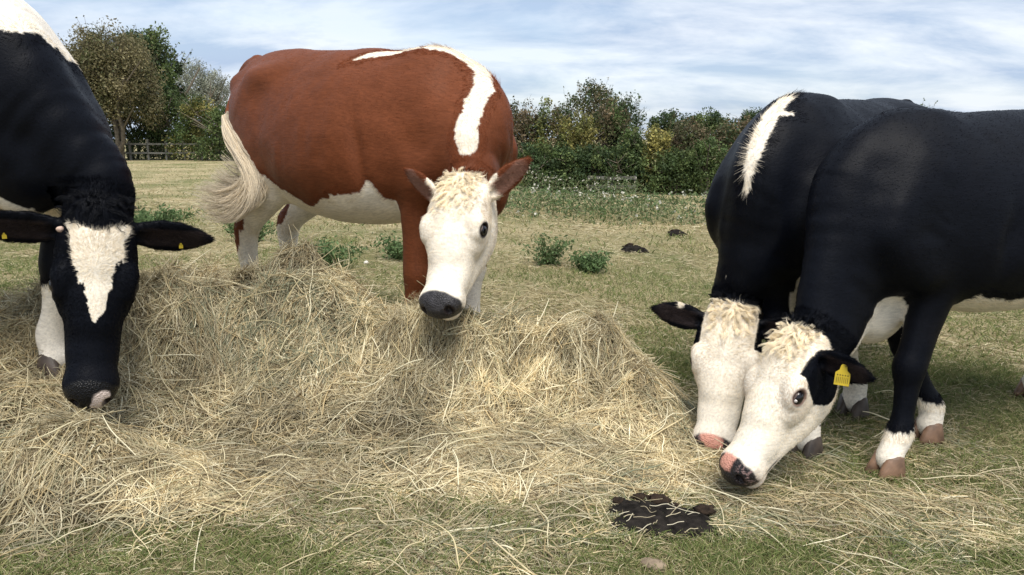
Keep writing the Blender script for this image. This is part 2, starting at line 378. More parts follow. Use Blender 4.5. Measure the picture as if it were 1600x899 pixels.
def rotm(ax, a):
    ax = nrm(ax); c, s = math.cos(a), math.sin(a); x, y, z = ax
    return np.array([[c+x*x*(1-c), x*y*(1-c)-z*s, x*z*(1-c)+y*s], [y*x*(1-c)+z*s, c+y*y*(1-c), y*z*(1-c)-x*s], [z*x*(1-c)-y*s, z*y*(1-c)+x*s, c+z*z*(1-c)]])
def head_prims(hf, q, ears, fw=1.0):
    """head axes: u from poll to nose, s to the animal's left, n out of the face"""
    P = []
    def lim(rows, k, n=None):
        r = np.array(rows, float)*q; r[:, 1] *= fw; r[:, 3] *= fw; return P.append(p_limb(r, hf, k*q, n))
    def el(c, r, k, R=None, op='u'): P.append(p_ell(np.array(c)*q*A(1, fw, 1), np.array(r)*q*A(1, fw if op == 'u' else 1, 1), hf, k*q, R, op))
    lim([[-.01, 0, -.065, .082, .055], [.06, 0, -.06, .105, .060], [.14, 0, -.058, .108, .058], [.21, 0, -.058, .092, .058], [.28, 0, -.064, .070, .056]], .03)
    el((.085, 0, -.034), (.095, .082, .042), .035)                               # domed forehead
    lim([[.22, 0, -.066, .078, .058], [.30, 0, -.070, .062, .055], [.38, 0, -.068, .060, .050], [.45, 0, -.066, .064, .047]], .03)
    for s in (1, -1):
        lim([[.07, .050*s, -.150, .036, .085], [.14, .052*s, -.170, .038, .080], [.23, .042*s, -.160, .036, .068], [.33, .028*s, -.138, .034, .050], [.42, .020*s, -.122, .034, .036]], .035)
        el((.165, .070*s, -.088), (.10, .034, .045), .03)                       # cheek bone
        el((.182, .088*s, -.042), (.048, .028, .034), .022)                     # orbit
        el((.158, .083*s, -.022), (.034, .024, .018), .022)                     # brow
        el((.350, .048*s, -.085), (.06, .018, .030), .03)
    el((.470, 0, -.064), (.062, .070, .052), .03)                              # muzzle
    el((.462, 0, -.098), (.055, .066, .038), .02)
    el((.462, 0, -.138), (.050, .045, .024), .010)                              # lower lip and chin
    el((-.015, 0, -.045), (.045, .066, .042), .03)                              # poll
    for s in (1, -1):
        el((.517, .046*s, -.048), (.024, .014, .020), .006, rotm((0, 0, 1), 0.55*s), 's')
        el((.190, .1080*s, -.046), (.0245, .020, .0200), .007, rotm((1, 0, 0), .25*s)@rotm((0, 0, 1), -0.22*s), 's')
    for s, e in zip((1, -1), ears):
        d = nrm(e['dir']); m = np.array(e['open'], float); m = nrm(m-d*(m@d)); side = np.cross(d, m)
        b = A(.03, .085*fw*s, -.072); L = e.get('len', .20); W = e.get('w', 1.0)
        pts = b+d*(EAR_SHAPE[:, :1]*L)+nrm(e.get('curl', (0, 0, 0)) if np.any(e.get('curl', 0)) else (0, 0, 1e-9))*(EAR_SHAPE[:, :1]**2*L*e.get('bend', 0.0))
        P.append(p_sweep(pts*q, EAR_SHAPE[:, 1]*W*q, EAR_SHAPE[:, 2]*q, side, hf, .012*q))
        cp = pts[1:5]+m*0.017
        pr = p_sweep(cp*q, np.array([.016, .032, .030, .012])*W*q, np.array([.012, .012, .009, .004])*q, side, hf, .006*q); pr.op = 's'; P.append(pr)
    return P
def hoof_mesh(s, tilt):
    """two claws, toe along +x, sole at z=0"""
    parts = []
    for y in (1, -1):
        rings = []
        for z, fx, bx, w in ((0, .078, -.048, .036), (.012, .078, -.050, .037), (.045, .056, -.046, .034), (.078, .034, -.040, .029), (.088, .022, -.03, .02)):
            a = np.linspace(0, 2*np.pi, 14, endpoint=False)
            x = np.where(np.cos(a) > 0, fx, -bx)*np.cos(a); yy = w*np.sin(a)*(1-0.25*np.clip(np.cos(a), 0, 1))
            rings.append(np.stack([x-0.004, yy*0.95+y*(.037-z*.08)-0.006*y*np.clip(np.cos(a), 0, 1), np.full(14, z)], 1))
        V = np.concatenate(rings); F = []
        for i in range(4):
            for j in range(14): F.append((i*14+j, i*14+(j+1) % 14, (i+1)*14+(j+1) % 14, (i+1)*14+j))
        c = len(V); V = np.vstack([V, V[:14].mean(0), V[-14:].mean(0)])
        for j in range(0, 14, 2): F.append((c, (j+2) % 14, (j+1) % 14, j)); F.append((c+1, 56+j, 56+(j+1) % 14, 56+(j+2) % 14))
        parts.append((V*s, np.array(F)))
    for y in (1, -1):                                         # dew claws
        a = np.linspace(0, 2*np.pi, 8, endpoint=False); V = []
        for x, r in ((-.040, .004), (-.048, .013), (-.036, .016), (-.02, .014)):
            V.append(np.stack([np.full(8, x)+.2*r*np.sin(a), y*.026+r*np.cos(a), .118+r*np.sin(a)], 1))
        V = np.concatenate(V); F = [(i*8+j, i*8+(j+1) % 8, (i+1)*8+(j+1) % 8, (i+1)*8+j) for i in range(3) for j in range(8)]
        parts.append((V*s, np.array(F)))
    return join(parts)
def sphere(r=1.0, nu=24, nv=14):
    V = []; F = []
    for i in range(nv+1):
        t = math.pi*i/nv
        for j in range(nu):
            a = 2*math.pi*j/nu; V.append((r*math.sin(t)*math.cos(a), r*math.sin(t)*math.sin(a), r*math.cos(t)))
    for i in range(nv):
        for j in range(nu): F.append((i*nu+j, (i+1)*nu+j, (i+1)*nu+(j+1) % nu, i*nu+(j+1) % nu))
    return np.array(V), np.array(F)

def mat_coat():
    m = mat_attr('short_coat', rough=0.48, spec=0.11); nt = m.node_tree; N = nt.nodes; L = nt.links; b = N['Principled BSDF']; at = [n for n in N if n.type == 'ATTRIBUTE'][0]
    tc = N.new('ShaderNodeTexCoord')
    def no(scale, st, det):
        mp = N.new('ShaderNodeMapping'); mp.inputs['Scale'].default_value = st; mp.inputs['Rotation'].default_value = (0, .45, 0); n = N.new('ShaderNodeTexNoise'); n.inputs['Scale'].default_value = scale; n.inputs['Detail'].default_value = det; n.inputs['Roughness'].default_value = .65
        L.new(tc.outputs['Object'], mp.inputs[0]); L.new(mp.outputs[0], n.inputs['Vector']); return n
    hair, broad = no(120, (.16, 1, 1), 4), no(4.5, (.6, 1, 1), 5)
    f1 = N.new('ShaderNodeMapRange'); f1.inputs[1].default_value = .3; f1.inputs[2].default_value = .7; f1.inputs[3].default_value = .78; f1.inputs[4].default_value = 1.2; L.new(hair.outputs['Fac'], f1.inputs[0])
    f2 = N.new('ShaderNodeMapRange'); f2.inputs[1].default_value = .3; f2.inputs[2].default_value = .7; f2.inputs[3].default_value = .84; f2.inputs[4].default_value = 1.14; L.new(broad.outputs['Fac'], f2.inputs[0])
    mu = N.new('ShaderNodeMath'); mu.operation = 'MULTIPLY'; L.new(f1.outputs[0], mu.inputs[0]); L.new(f2.outputs[0], mu.inputs[1])
    vm = N.new('ShaderNodeVectorMath'); vm.operation = 'SCALE'; L.new(at.outputs['Color'], vm.inputs[0]); L.new(mu.outputs[0], vm.inputs['Scale']); L.new(vm.outputs[0], b.inputs['Base Color'])
    for nm, lo_, hi_ in (('Roughness', .50, .34), ('Specular IOR Level', .085, .22)):
        w = N.new('ShaderNodeMapRange'); w.inputs[3].default_value = lo_; w.inputs[4].default_value = hi_; L.new(at.outputs['Alpha'], w.inputs[0]); L.new(w.outputs[0], b.inputs[nm])
    bp = N.new('ShaderNodeBump'); bp.inputs['Strength'].default_value = .30; bp.inputs['Distance'].default_value = .004; L.new(hair.outputs['Fac'], bp.inputs['Height'])
    vo = N.new('ShaderNodeTexVoronoi'); vo.inputs['Scale'].default_value = 190; L.new(tc.outputs['Object'], vo.inputs['Vector'])
    b2 = N.new('ShaderNodeBump'); b2.inputs['Distance'].default_value = .0025; L.new(at.outputs['Alpha'], b2.inputs['Strength']); L.new(vo.outputs['Distance'], b2.inputs['Height']); L.new(bp.outputs[0], b2.inputs['Normal']); L.new(b2.outputs[0], b.inputs['Normal'])
    return m
M_COAT = mat_coat()
M_FUR = mat_attr('coat_hair', rough=0.55, spec=0.10, trans=.42)
M_LONG = mat_attr('long_hair', rough=0.55, spec=0.25, trans=.40)
M_EYE = mat_plain('eyeball', (.006, .005, .006), rough=0.10, spec=0.5, var=0.4, scale=60, bump=0, coat=0.0)
M_SCLERA_GLINT = mat_plain('sclera_glint', (.55, .50, .48), rough=0.12, spec=0.6, var=0.15, scale=120, bump=0, coat=1.0)
M_HOOF = mat_plain('hoof_horn', (.17, .10, .062), rough=0.5, spec=0.4, var=0.5, scale=22, bump=0.3)
M_HOOFD = mat_plain('hoof_horn_dark', (.07, .052, .04), rough=0.5, spec=0.4, var=0.5, scale=22, bump=0.3)
M_LID = mat_plain('eyelid_skin', (.10, .07, .06), rough=.6, var=.3, scale=90, bump=.3)
M_LIDD = mat_plain('eyelid_dark', (.012, .011, .012), rough=.5, var=.3, scale=90, bump=.3)
M_HORN = mat_plain('horn_bud', (.42, .30, .24), rough=0.55, var=0.3, scale=80, bump=0.2)
WHITE = A(.80, .735, .63); BLACK = A(.0028, .0036, .0065); BROWN = A(.138, .0425, .0175); PINK = A(.64, .31, .235); DARKSKIN = A(.022, .020, .021)

def build_cow(c):
    """c: dict of pose and pattern; everything in the animal's own frame (x forward, y left, z up), origin on the ground"""
    s = c['s']; o = A(*c['origin']); a = c['heading']; Rz = np.array([[math.cos(a), -math.sin(a), 0], [math.sin(a), math.cos(a), 0], [0, 0, 1.]])
    W = Frame(o, Rz); loc = W.to_local
    bf = Frame((0, 0, 0), np.eye(3))
    prims = [p_torso(s, c.get('wid', 1.0), bf, .05*s, c.get('belly', 0), c.get('rump', 0))]
    def limb(rows, k): prims.append(p_limb(np.array(rows)*s, bf, k*s))
    hooves = []
    for side, key in ((1, 'L'), (-1, 'R')):
        # shoulder blade and upper arm
        limb([[.47, .085*side, 1.26, .05, .09], [.60, .165*side, 1.10, .065, .13], [.74, .185*side, .93, .075, .11], [.62, .195*side, .80, .075, .10]], .05)
        hw = loc(A(*c['fore'+key]))/s; dx = hw[0]-.575; dy = hw[1]-.15*side; z0 = hw[2]; eb = c.get('elbow'+key, c.get('elbow', 0))
        bn = c.get('bone', 1.22)
        def mx(x, y, z, r, r2, f): b_ = 1+(bn-1)*float(smooth(.66, .48, z)); return [x+dx*f+eb*(1-f), (y)*side+dy*f, z+z0*f, r*b_, r2*b_]
        bk = c.get('knee'+key, 0.0)
        limb([mx(.60, .190, .86, .085, .115, 0), mx(.575, .178, .74, .070, .092, .08), mx(.575, .160, .58, .054, .066, .30), mx(.580+bk, .152, .46, .047, .052, .50), mx(.588+bk, .150, .405, .049, .054, .58),
              mx(.580+bk*.8, .150, .34, .037, .042, .66), mx(.572+bk*.4, .150, .23, .031, .036, .80), mx(.568, .150, .145, .041, .045, .93), mx(.590, .150, .095, .038, .040, 1), mx(.602, .150, .06, .044, .044, 1)], .03)
        hooves.append((mx(.612, .150, 0, 0, 0, 1)[:3], c.get('toe'+key, 0)))
        hw = loc(A(*c['hind'+key]))/s if 'hind'+key in c else A(-.70, .155*side, 0); eb = 0; dx = hw[0]+.70; dy = hw[1]-.155*side; z0 = hw[2]
        limb([mx(-.56, .150, 1.12, .11, .19, 0), mx(-.46, .185, .95, .105, .20, 0), mx(-.42, .195, .82, .095, .15, .05), mx(-.56, .180, .68, .068, .105, .25), mx(-.69, .162, .58, .046, .068, .42), mx(-.755, .155, .52, .047, .056, .5),
              mx(-.765, .155, .45, .040, .050, .58), mx(-.75, .155, .32, .033, .042, .74), mx(-.735, .155, .17, .041, .046, .92), mx(-.712, .155, .10, .040, .041, 1), mx(-.70, .155, .06, .045, .045, 1)], .035)
        prims.append(p_limb(np.array([mx(-.66, .165, .66, .02, .03, .3), mx(-.745, .157, .61, .018, .022, .42), mx(-.80, .155, .565, .022, .026, .5)])*s, bf, .03*s))
        hooves.append((mx(-.69, .155, 0, 0, 0, 1)[:3], c.get('htoe'+key, 0)))
        prims.append(p_ell(A(-.45, .165*side, 1.295)*s, A(.12, .07, .045)*s, bf, .12*s))      # hook bone
        prims.append(p_ell(A(-.84, .085*side, 1.28)*s, A(.05, .035, .04)*s, bf, .07*s))         # pin bone
        prims.append(p_ell(A(-.30, .375*side*c.get('wid', 1), 1.19)*s, A(.12, .035, .08)*s, bf, .09*s, None, 's'))
        prims.append(p_ell(A(.345, .375*side*c.get('wid', 1), .98)*s, A(.022, .065, .30)*s, bf, .045*s, rotm((0, 1, 0), -.18), 's'))   # crease behind the shoulder   # hollow of the flank
    # head frame
    poll, nose = loc(A(*c['poll'])), loc(A(*c['nose'])); u = nrm(nose-poll); nv = Rz.T@A(*c['face']); nv = nrm(nv-u*(nv@u)); sv = np.cross(nv, u)
    hf = Frame(poll, np.stack([u, sv, nv], 1)); q = c['hq']
    fw = c.get('fw', 1.0); HP = head_prims(hf, q, c['ears'], fw)
    # neck
    n0 = A(.50, 0, 1.10)*s; n1 = A(.68, 0, 1.05)*s + A(*c.get('nk', (0, 0, 0))); ne = hf.to_world(A(.045, 0, -.105)*q); nm = hf.to_world(A(-.11, 0, -.13)*q) + A(*c.get('nm', (0, 0, 0)))
    ys = A(0, 1, 0); rows = []
    for p, ra, rb, f in ((n0, .17, .27, 0), (n1, .165, .275, .1), ((n1*.55+nm*.45), .128, .215, .45), (n1*.2+nm*.8, .105, .165, .75), (nm, .092*q/s, .128*q/s, .9), (ne, .080*q/s, .098*q/s, 1)):
        sd = nrm(ys*(1-f)+sv*f); rows.append([*p, ra*s*c.get('nw', 1), rb*s*c.get('nd', 1), *sd])
    NR = spline(rows, 19); neck = p_sweep(NR[:, :3], NR[:, 3], NR[:, 4], nrm(NR[:, 5:8]), bf, .06*s)
    # dewlap fold under the throat and brisket
    under = []
    for i in (5, 8, 11, 14):
        t = nrm(NR[min(i+1, 18), :3]-NR[i-1, :3]); dn = -np.cross(t, nrm(NR[i, 5:8]))
        under.append([*(NR[i, :3]+dn*NR[i, 4]*0.93), .022*s, .05*s])
    dew = p_limb(np.array([[.66*s, 0, .70*s, .05*s, .08*s], [.80*s, 0, .74*s, .06*s, .10*s]]+under), bf, .05*s)
    prims += [neck, dew, p_ell(A(.78, 0, .76)*s, A(.13, .11, .13)*s, bf, .06*s)]
    if c.get('brisket'): prims.append(p_ell(A(.63, 0, .615)*s, A(.17, .105, .16)*s, bf, .06*s))
    # tail
    tl = c.get('tail')
    if tl is not None:
        tp = np.vstack([[A(-.78, 0, 1.36+c.get('rump', 0))*s], [A(-.90, 0, 1.33+c.get('rump', 0))*s], [loc(A(*p)) for p in tl]])
    else:
        tp = np.array([[-.80, 0, 1.37], [-.92, 0, 1.32], [-.97, 0, 1.1], [-.96, 0, .8], [-.95, 0, .6]])*s
    tr = np.interp(np.linspace(0, 1, len(tp)), [0, .3, 1], [.045, .030, .016])*s
    prims.append(p_limb(np.column_stack([tp, tr, tr]), bf, .03*s, n=16))
    allp = prims+HP
    lo = np.min([p.lo for p in prims], 0)-.06; hi = np.max([p.hi for p in prims], 0)+.06; lo[2] = -.02+min(0, c.get('lowest', 0)); hi[0] = max(hi[0], poll[0]+.1)
    hb = c.get('res', .011)
    F, l = field(allp, bf, lo, hi, hb); VB, QB = surface_nets(F, l, hb); VB = relax(VB, QB, 3, .5)
    hl = A(-.24, -.36, -.36)*q; hh = A(.58, .36, .14)*q; hr = c.get('hres', .0042)
    F2, l2 = field([neck]+HP, hf, hl, hh, hr); VH, QH = surface_nets(F2, l2, hr); VH = relax(VH, QH, 1, .4)
    # keep the fine head in front of a plane behind the poll, the coarser body behind it
    def earpart(C_, lim):
        out = np.zeros(len(C_), bool)
        for sd, e in zip((1, -1), c['ears']):
            d = nrm(e['dir']); r = C_/q-A(.03, .085*fw*sd, -.072); al = np.clip(r@d, 0, e['len']); out |= (al > lim*e['len']) & (np.linalg.norm(r-al[:, None]*d, axis=1) < .062)
        return out
    cb = hf.to_local(VB[QB].mean(1)); gi = np.round((cb-l2)/hr).astype(int); ok = ((gi >= 2) & (gi < np.array(F2.shape)-2)).all(1); gi = np.clip(gi, 0, np.array(F2.shape)-1)
    near = ok & (np.abs(F2[gi[:, 0], gi[:, 1], gi[:, 2]]) < np.where(cb[:, 0] > -.085*q, 1.3, .55)*hb) & ((cb[:, 0] > -.085*q) | earpart(cb, .20))
    QB = QB[~near]; ch = VH[QH].mean(1); QH = QH[(ch[:, 0] > -.11*q) | earpart(ch, .12)]
    def compact(V, Q):
        us, inv = np.unique(Q, return_inverse=True); return V[us], inv.reshape(Q.shape)
    VB, QB = compact(VB, QB); VH, QH = compact(VH, QH)
    VHb = hf.to_world(VH); V = np.vstack([VB, VHb]); Q = np.vstack([QB, QH+len(VB)]); NB = len(VB)
    Hc = hf.to_local(V)/q
    N = vert_normals(V, Q); N[:NB] = vert_normals(VB, QB); N[NB:] = vert_normals(VHb, QH)
    Xb = V[:NB]; kk_ = np.argmin(((Xb[:, None]-NR[None, :, :3])**2).sum(2), 1); kk_ = np.clip(kk_, 1, 17); tn_ = nrm(NR[kk_+1, :3]-NR[kk_-1, :3]); arc = np.cumsum(np.r_[0, np.linalg.norm(np.diff(NR[:, :3], axis=0), axis=1)])
    al_ = arc[kk_]+((Xb-NR[kk_, :3])*tn_).sum(1); nkm = smooth(2, 4, kk_.astype(float))*smooth(1.35, 1.15, np.linalg.norm(Xb-NR[kk_, :3], axis=1)/NR[kk_, 4])
    fold = np.sin(al_*2*np.pi/.075+11*fbm(Xb, 4, 13, 3))*smooth(.50, .75, fbm(Xb, 4.5, 23, 2))*nkm*.0020
    rib = np.sin(Xb[:, 0]/s*2*np.pi/.10+.8*Xb[:, 2]+2*fbm(Xb, 2.5, 43, 2))*.0009*smooth(-.30, -.12, Xb[:, 0]/s)*smooth(.36, .22, Xb[:, 0]/s)*smooth(.8, .95, Xb[:, 2]/s)*smooth(1.36, 1.22, Xb[:, 2]/s)
    V[:NB] += N[:NB]*(fold+rib)[:, None]
    V[:NB] += N[:NB]*((fbm(V[:NB], 5, 3, 3)-.5)*.022)[:, None]*smooth(.5*s, .7*s, V[:NB, 2])[:, None]
    headmask = np.zeros(len(V)); headmask[NB:] = 1
    ctx = dict(s=s, q=q, NR=NR, hf=hf, W=W)
    kind = (c['pattern'](V/s, Hc, ctx) < 0).astype(float)                     # 0 white 1 dark
    dark = c['dark']; colV = np.where(kind[:, None] > .5, dark, WHITE)*(0.9+.2*fbm(V, 9, 5, 3))[:, None]; du = (smooth(.5, .8, fbm(V, 3, 15, 4))*smooth(.9*s, .5*s, V[:, 2]))[:, None]*.05; colV = colV*(1-du)+A(.16, .12, .08)*du
    # bare skin: nose pad, lids, inner ear, dark mouth line; nostril shade painted in
    def skin(Hc):
        uu, ss, nn = Hc.T; ss = ss/fw
        pad = smooth(.462, .472, uu+.42*np.clip(nn+.05, -.03, .05)+.016*(vnoise(Hc, 38, 12)-.5)+.10*(np.abs(ss) < .06)*0-.10*np.clip(np.abs(ss)-.045, 0, 1))*smooth(-.116, -.104, nn)
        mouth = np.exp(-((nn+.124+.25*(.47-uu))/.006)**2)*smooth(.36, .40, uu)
        e = np.sqrt(((uu-.188)/.038)**2+((np.abs(ss)-.104)/.034)**2+((nn+.046)/.031)**2)
        lid = smooth(1.05, .80, e)
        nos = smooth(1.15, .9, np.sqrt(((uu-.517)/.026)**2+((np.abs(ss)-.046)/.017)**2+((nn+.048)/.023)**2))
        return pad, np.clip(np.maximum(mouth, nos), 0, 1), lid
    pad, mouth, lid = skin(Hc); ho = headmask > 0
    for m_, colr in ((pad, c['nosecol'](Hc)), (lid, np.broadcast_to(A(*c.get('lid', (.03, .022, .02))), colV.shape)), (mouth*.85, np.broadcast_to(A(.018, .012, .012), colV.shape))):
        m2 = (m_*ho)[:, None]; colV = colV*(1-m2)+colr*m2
    def inner_ear(Hc):
        m = np.zeros(len(Hc))
        for sd, e in zip((1, -1), c['ears']):
            d = nrm(e['dir']); mm = np.array(e['open'], float); mm = nrm(mm-d*(mm@d)); r = Hc-A(.03, .085*fw*sd, -.072); al = (r@d)/e['len']; k = r@mm; w = np.abs(r@np.cross(d, mm))
            m = np.maximum(m, smooth(.10, .25, al)*smooth(1.0, .8, al)*smooth(.0, .004, k)*smooth(.036, .026, w)*(k < .04))
        return m
    im = (inner_ear(Hc)*ho)[:, None]; colV = colV*(1-im)+A(*c.get('earcol', (.03, .022, .022)))*im
    root = empty(c['name'], o, a); tag(root, c['label'], 'cow', c.get('group'))
    mesh_obj('body', V, Q, M_COAT, root, col=np.column_stack([colV, np.clip(pad*ho, 0, 1)]))
    # eyes
    ev, ef = sphere(1, 20, 12)
    for sd in (1, -1):
        ex = A(.190, (.1080*fw-.0100)*sd, -.0485); R = hf.R@rotm((1, 0, 0), .25*sd)@rotm((0, 0, 1), -0.22*sd)
        E_ = ev*A(.0245, .0205, .0210)*q
        e = mesh_obj('eye', hf.to_world(ex*q)+E_@R.T, ef, M_EYE, root)
        lm = ev[:, 2] > .12; lf = ef[lm[ef].all(1)]; us, inv = np.unique(lf, return_inverse=True)
        lv = (ev*A(.0268, .0226, .0228)*q+A(0, -.0012*sd, .0006)*q)@rotm((1, 0, 0), .30*sd).T; mesh_obj('eyelid', hf.to_world(ex*q)+lv[us]@R.T, inv.reshape(lf.shape), M_LID if kind[NB:].mean() < .6 else M_LIDD, e)
        if c.get('sclera_glint'):
            cv = ev*A(.0075, .006, .0065)*q+A(.012, .0135*sd, .004)*q; mesh_obj('eye_white_glint', hf.to_world(ex*q)+cv@R.T, ef, M_SCLERA_GLINT, e)  # small pale ball, eye white doubling as a stand-in for the highlight
    # hooves
    hv, hfc = hoof_mesh(s*.98, 0)
    for (p, toe), tone in zip(hooves, c.get('hoofs', 'tttt')):
        ca, sa = math.cos(toe), math.sin(toe)
        v = hv.copy(); v[:, :2] = v[:, :2]@np.array([[ca, sa], [-sa, ca]])
        mesh_obj('hoof', v+np.array(p)*s, hfc, M_HOOF if tone == 't' else M_HOOFD, root)
    # ------------ short coat as real hairs
    tris = np.vstack([Q[:, [0, 1, 2]], Q[:, [0, 2, 3]]]); ar = np.linalg.norm(np.cross(V[tris[:, 1]]-V[tris[:, 0]], V[tris[:, 2]]-V[tris[:, 0]]), axis=1)/2
    ishead = tris.min(1) >= NB
    def sample(n, mask):
        w = ar*mask; i = rng.choice(len(tris), n, p=w/w.sum()); r1 = np.sqrt(rng.random(n)); r2 = rng.random(n); b = np.stack([1-r1, r1*(1-r2), r1*r2], 1)
        T = tris[i]; return (V[T]*b[:, :, None]).sum(1), nrm((N[T]*b[:, :, None]).sum(1))
    nb, nh = c.get('nfur', (70000, 60000))
    if QUICK == '1': nb, nh = nb//4, nh//3
    if QUICK == '0': nb, nh = 50, 50
    def flow(P, Nn, H, hd):
        d = np.tile(A(-.75, 0, -.35), (len(P), 1))
        leg = smooth(.62*s, .45*s, P[:, 2])[:, None]; d = d*(1-leg)+A(-.1, 0, -1)*leg
        # neck hair runs along the neck
        k = np.argmin(((P[:, None, ::1]-NR[None, ::2, :3])**2).sum(2), 1)*2; k = np.clip(k, 1, 17); tn = nrm(NR[np.clip(k+1, 0, 18), :3]-NR[k-1, :3])
        dn = np.linalg.norm(P-NR[k, :3], axis=1); nk = (smooth(.36*s, .26*s, dn)*smooth(5, 8, k.astype(float)))[:, None]
        d = d*(1-nk)+(tn*.9+A(0, 0, -.35))*nk
        if hd:
            uu, ss, nn = H.T; wh = np.stack([uu-.155, ss*1.2, np.zeros_like(uu)], 1)
            wl = nrm(wh); gen = np.tile(A(1, 0, -.15), (len(P), 1)); f = smooth(.02, .13, np.abs(ss))[:, None]*.6+smooth(.2, .3, uu)[:, None]*.4
            dh = wl*(1-f)+gen*f; ear = smooth(.11, .13, np.abs(ss))[:, None]*smooth(.15, .09, uu)[:, None]
            dh = dh*(1-ear)+np.stack([np.zeros_like(ss), np.sign(ss), np.zeros_like(ss)], 1)*ear
            d = dh@hf.R.T
        d = d+ (np.stack([vnoise(P, 14, 1), vnoise(P, 14, 2), vnoise(P, 14, 3)], 1)-.5)*.4
        t = d-Nn*(d*Nn).sum(1, keepdims=True); return nrm(t+1e-6)
    PP = []; RR = []; CC = []
    for n, msk, hd in ((nb, ~ishead, 0), (nh, ishead, 1)):
        P, Nn = sample(n if hd else int(n*1.8), msk); H = hf.to_local(P)/q
        if not hd:
            sg = c['pattern'](P/s, H, ctx); cr_ = (np.abs(P[:, 1]) < .05*s) & (P[:, 2] > .9*s) & (P[:, 0] > .2*s)
            pr_ = np.where(np.abs(sg) < .035, .9, .17); pr_ = np.where(cr_, np.maximum(pr_, .22), pr_); kk = rng.random(len(P)) < pr_; P, Nn, H = P[kk], Nn[kk], H[kk]; n = len(P)
        pd, mo, li = skin(H); keep = np.ones(n, bool)
        if hd: keep = rng.random(n) > np.clip(pd*1.2+li*1.3+mo, 0, 1)
        if hd == 0: keep &= P[:, 2] > .09*s
        P, Nn, H = P[keep], Nn[keep], H[keep]; n = len(P)
        sg = c['pattern'](P/s, H, ctx); kd = (sg < 0).astype(float)
        L = np.where(np.abs(sg) < .035, .016, .006)*(0.6+.8*rng.random(n))
        if hd:
            uu, ss, nn = H.T
            L = .004+.004*rng.random(n)+.016*smooth(.20, .05, uu)*smooth(.11, .07, np.abs(ss))*c.get('forelock', 1)*rng.random(n) - .003*smooth(.25, .4, uu)
            ear = (np.abs(ss) > .11) & (uu < .14); L = np.where(ear, .007+.014*rng.random(n), L)
        else:
            crest = smooth(.05*s, .0, np.abs(P[:, 1]))*(P[:, 2] > 1.0*s)*(P[:, 0] > .25*s); L = L*(1+1.6*crest)
        t = flow(P, Nn, H, hd); lift = (.10+.14*rng.random(n))*(1.0 if hd else .8)
        j = rng.normal(0, .16, (n, 3)); t = nrm(t+j)
        Lc = L[:, None]
        p1 = P+(t*.45+Nn*lift[:, None])*Lc*.5; p2 = P+(t*.95+Nn*lift[:, None]*.9)*Lc
        PP.append(np.stack([P-Nn*.002, p1, p2], 1)); r = .00050*(.7+.6*rng.random(n))*(.8 if hd else 1)
        RR.append(np.stack([r, r*.8, r*.15], 1))
        cw = np.minimum(WHITE*A(1.12, 1.10, 1.06), .93)
        if 'tint' in c: cw = c['tint'](H, n, hd)
        cl = np.where(kd[:, None] > .5, dark*(1.75 if dark[0] > .1 else 1.3), cw)*(.86+.28*rng.random(n))[:, None]*(.85+.3*fbm(P, 12, 9, 2))[:, None]
        if not hd: tw_ = ((kd > .5)*(dark[0] < .1))[:, None]*(rng.random(n)**3)[:, None]; cl = cl*(1+1.5*tw_)+A(.012, .008, .005)*tw_
        if hd: ie = inner_ear(H)[:, None]; cl = cl*(1-ie)+A(*c.get('earcol', (.03, .022, .022)))*1.3*ie
        CC.append(cl)
    curves_obj('coat_hair', np.concatenate(PP), np.concatenate(RR), np.concatenate(CC), M_FUR, root)
    ctx.update(root=root, V=V, Q=Q, N=N, hf=hf, sample=sample, tp=tp, NB=NB, ishead=ishead, tris=tris)
    # ------------ curly forelock on the poll
    fl = c.get('locks')
    if fl:
        nl, ln, (ulo, uhi), wmax, down = fl
        P, Nn = sample(nl*25 if nl < 2000 else nl*10, ishead); H = hf.to_local(P)/q
        k = (H[:, 0] > ulo) & (H[:, 0] < uhi) & (np.abs(H[:, 1]) < wmax) & (H[:, 2] > -.09) & (rng.random(len(P)) < smooth(uhi, ulo+.02, H[:, 0])*smooth(wmax, wmax*.6, np.abs(H[:, 1])))
        P, Nn, H = P[k][:nl], Nn[k][:nl], H[k][:nl]; n = len(P)
        kd = c['lockcol'](H) if 'lockcol' in c else (c['pattern'](P/s, H, ctx) < 0).astype(float)
        nc = max(60, n//20); ci = rng.choice(n, nc, replace=False); own = np.argmin(((P[:, None]-P[ci][None])**2).sum(2), 1)
        th = rng.random(nc)*6.28; lock = np.stack([np.cos(th), np.sin(th), rng.normal(0, .4, nc)], 1)
        g = hf.R@A(*down); Hc_ = H[ci]; rad = nrm(np.stack([Hc_[:, 0]-ulo-.03, Hc_[:, 1]*.9, np.zeros(nc)], 1))@hf.R.T
        base = nrm(Nn[ci]*.45+rad*.75+lock*.25); side1 = nrm(lock-base*(lock*base).sum(1, keepdims=True)); side2 = np.cross(base, side1); K = 9
        tt = np.linspace(0, 1, K); L = ln*(.5+.8*rng.random(nc)); tw = 3.0+3.5*rng.random(nc)
        turn = tt[None]*tw[:, None]
        cen = P[ci][:, None]+(base[:, None]*tt[None, :, None]*.85+g*tt[None, :, None]**2*.4)*L[:, None, None]
        cen = cen+(side1[:, None]*np.sin(turn)[:, :, None]+side2[:, None]*(1-np.cos(turn))[:, :, None]*.6)*(L*.17)[:, None, None]
        cen = cen-P[ci][:, None]
        ln_ = (.75+.35*rng.random(n))[:, None, None]
        off = (P-P[ci][own])[:, None]*(1-.80*tt[None, :, None]**.8)
        pts = P[ci][own][:, None]+cen[own]*ln_+off+rng.normal(0, .0010, (n, 1, 3))*tt[None, :, None]*2
        r = .00070*(.7+.6*rng.random(n))[:, None]*np.linspace(1, .25, K)[None]
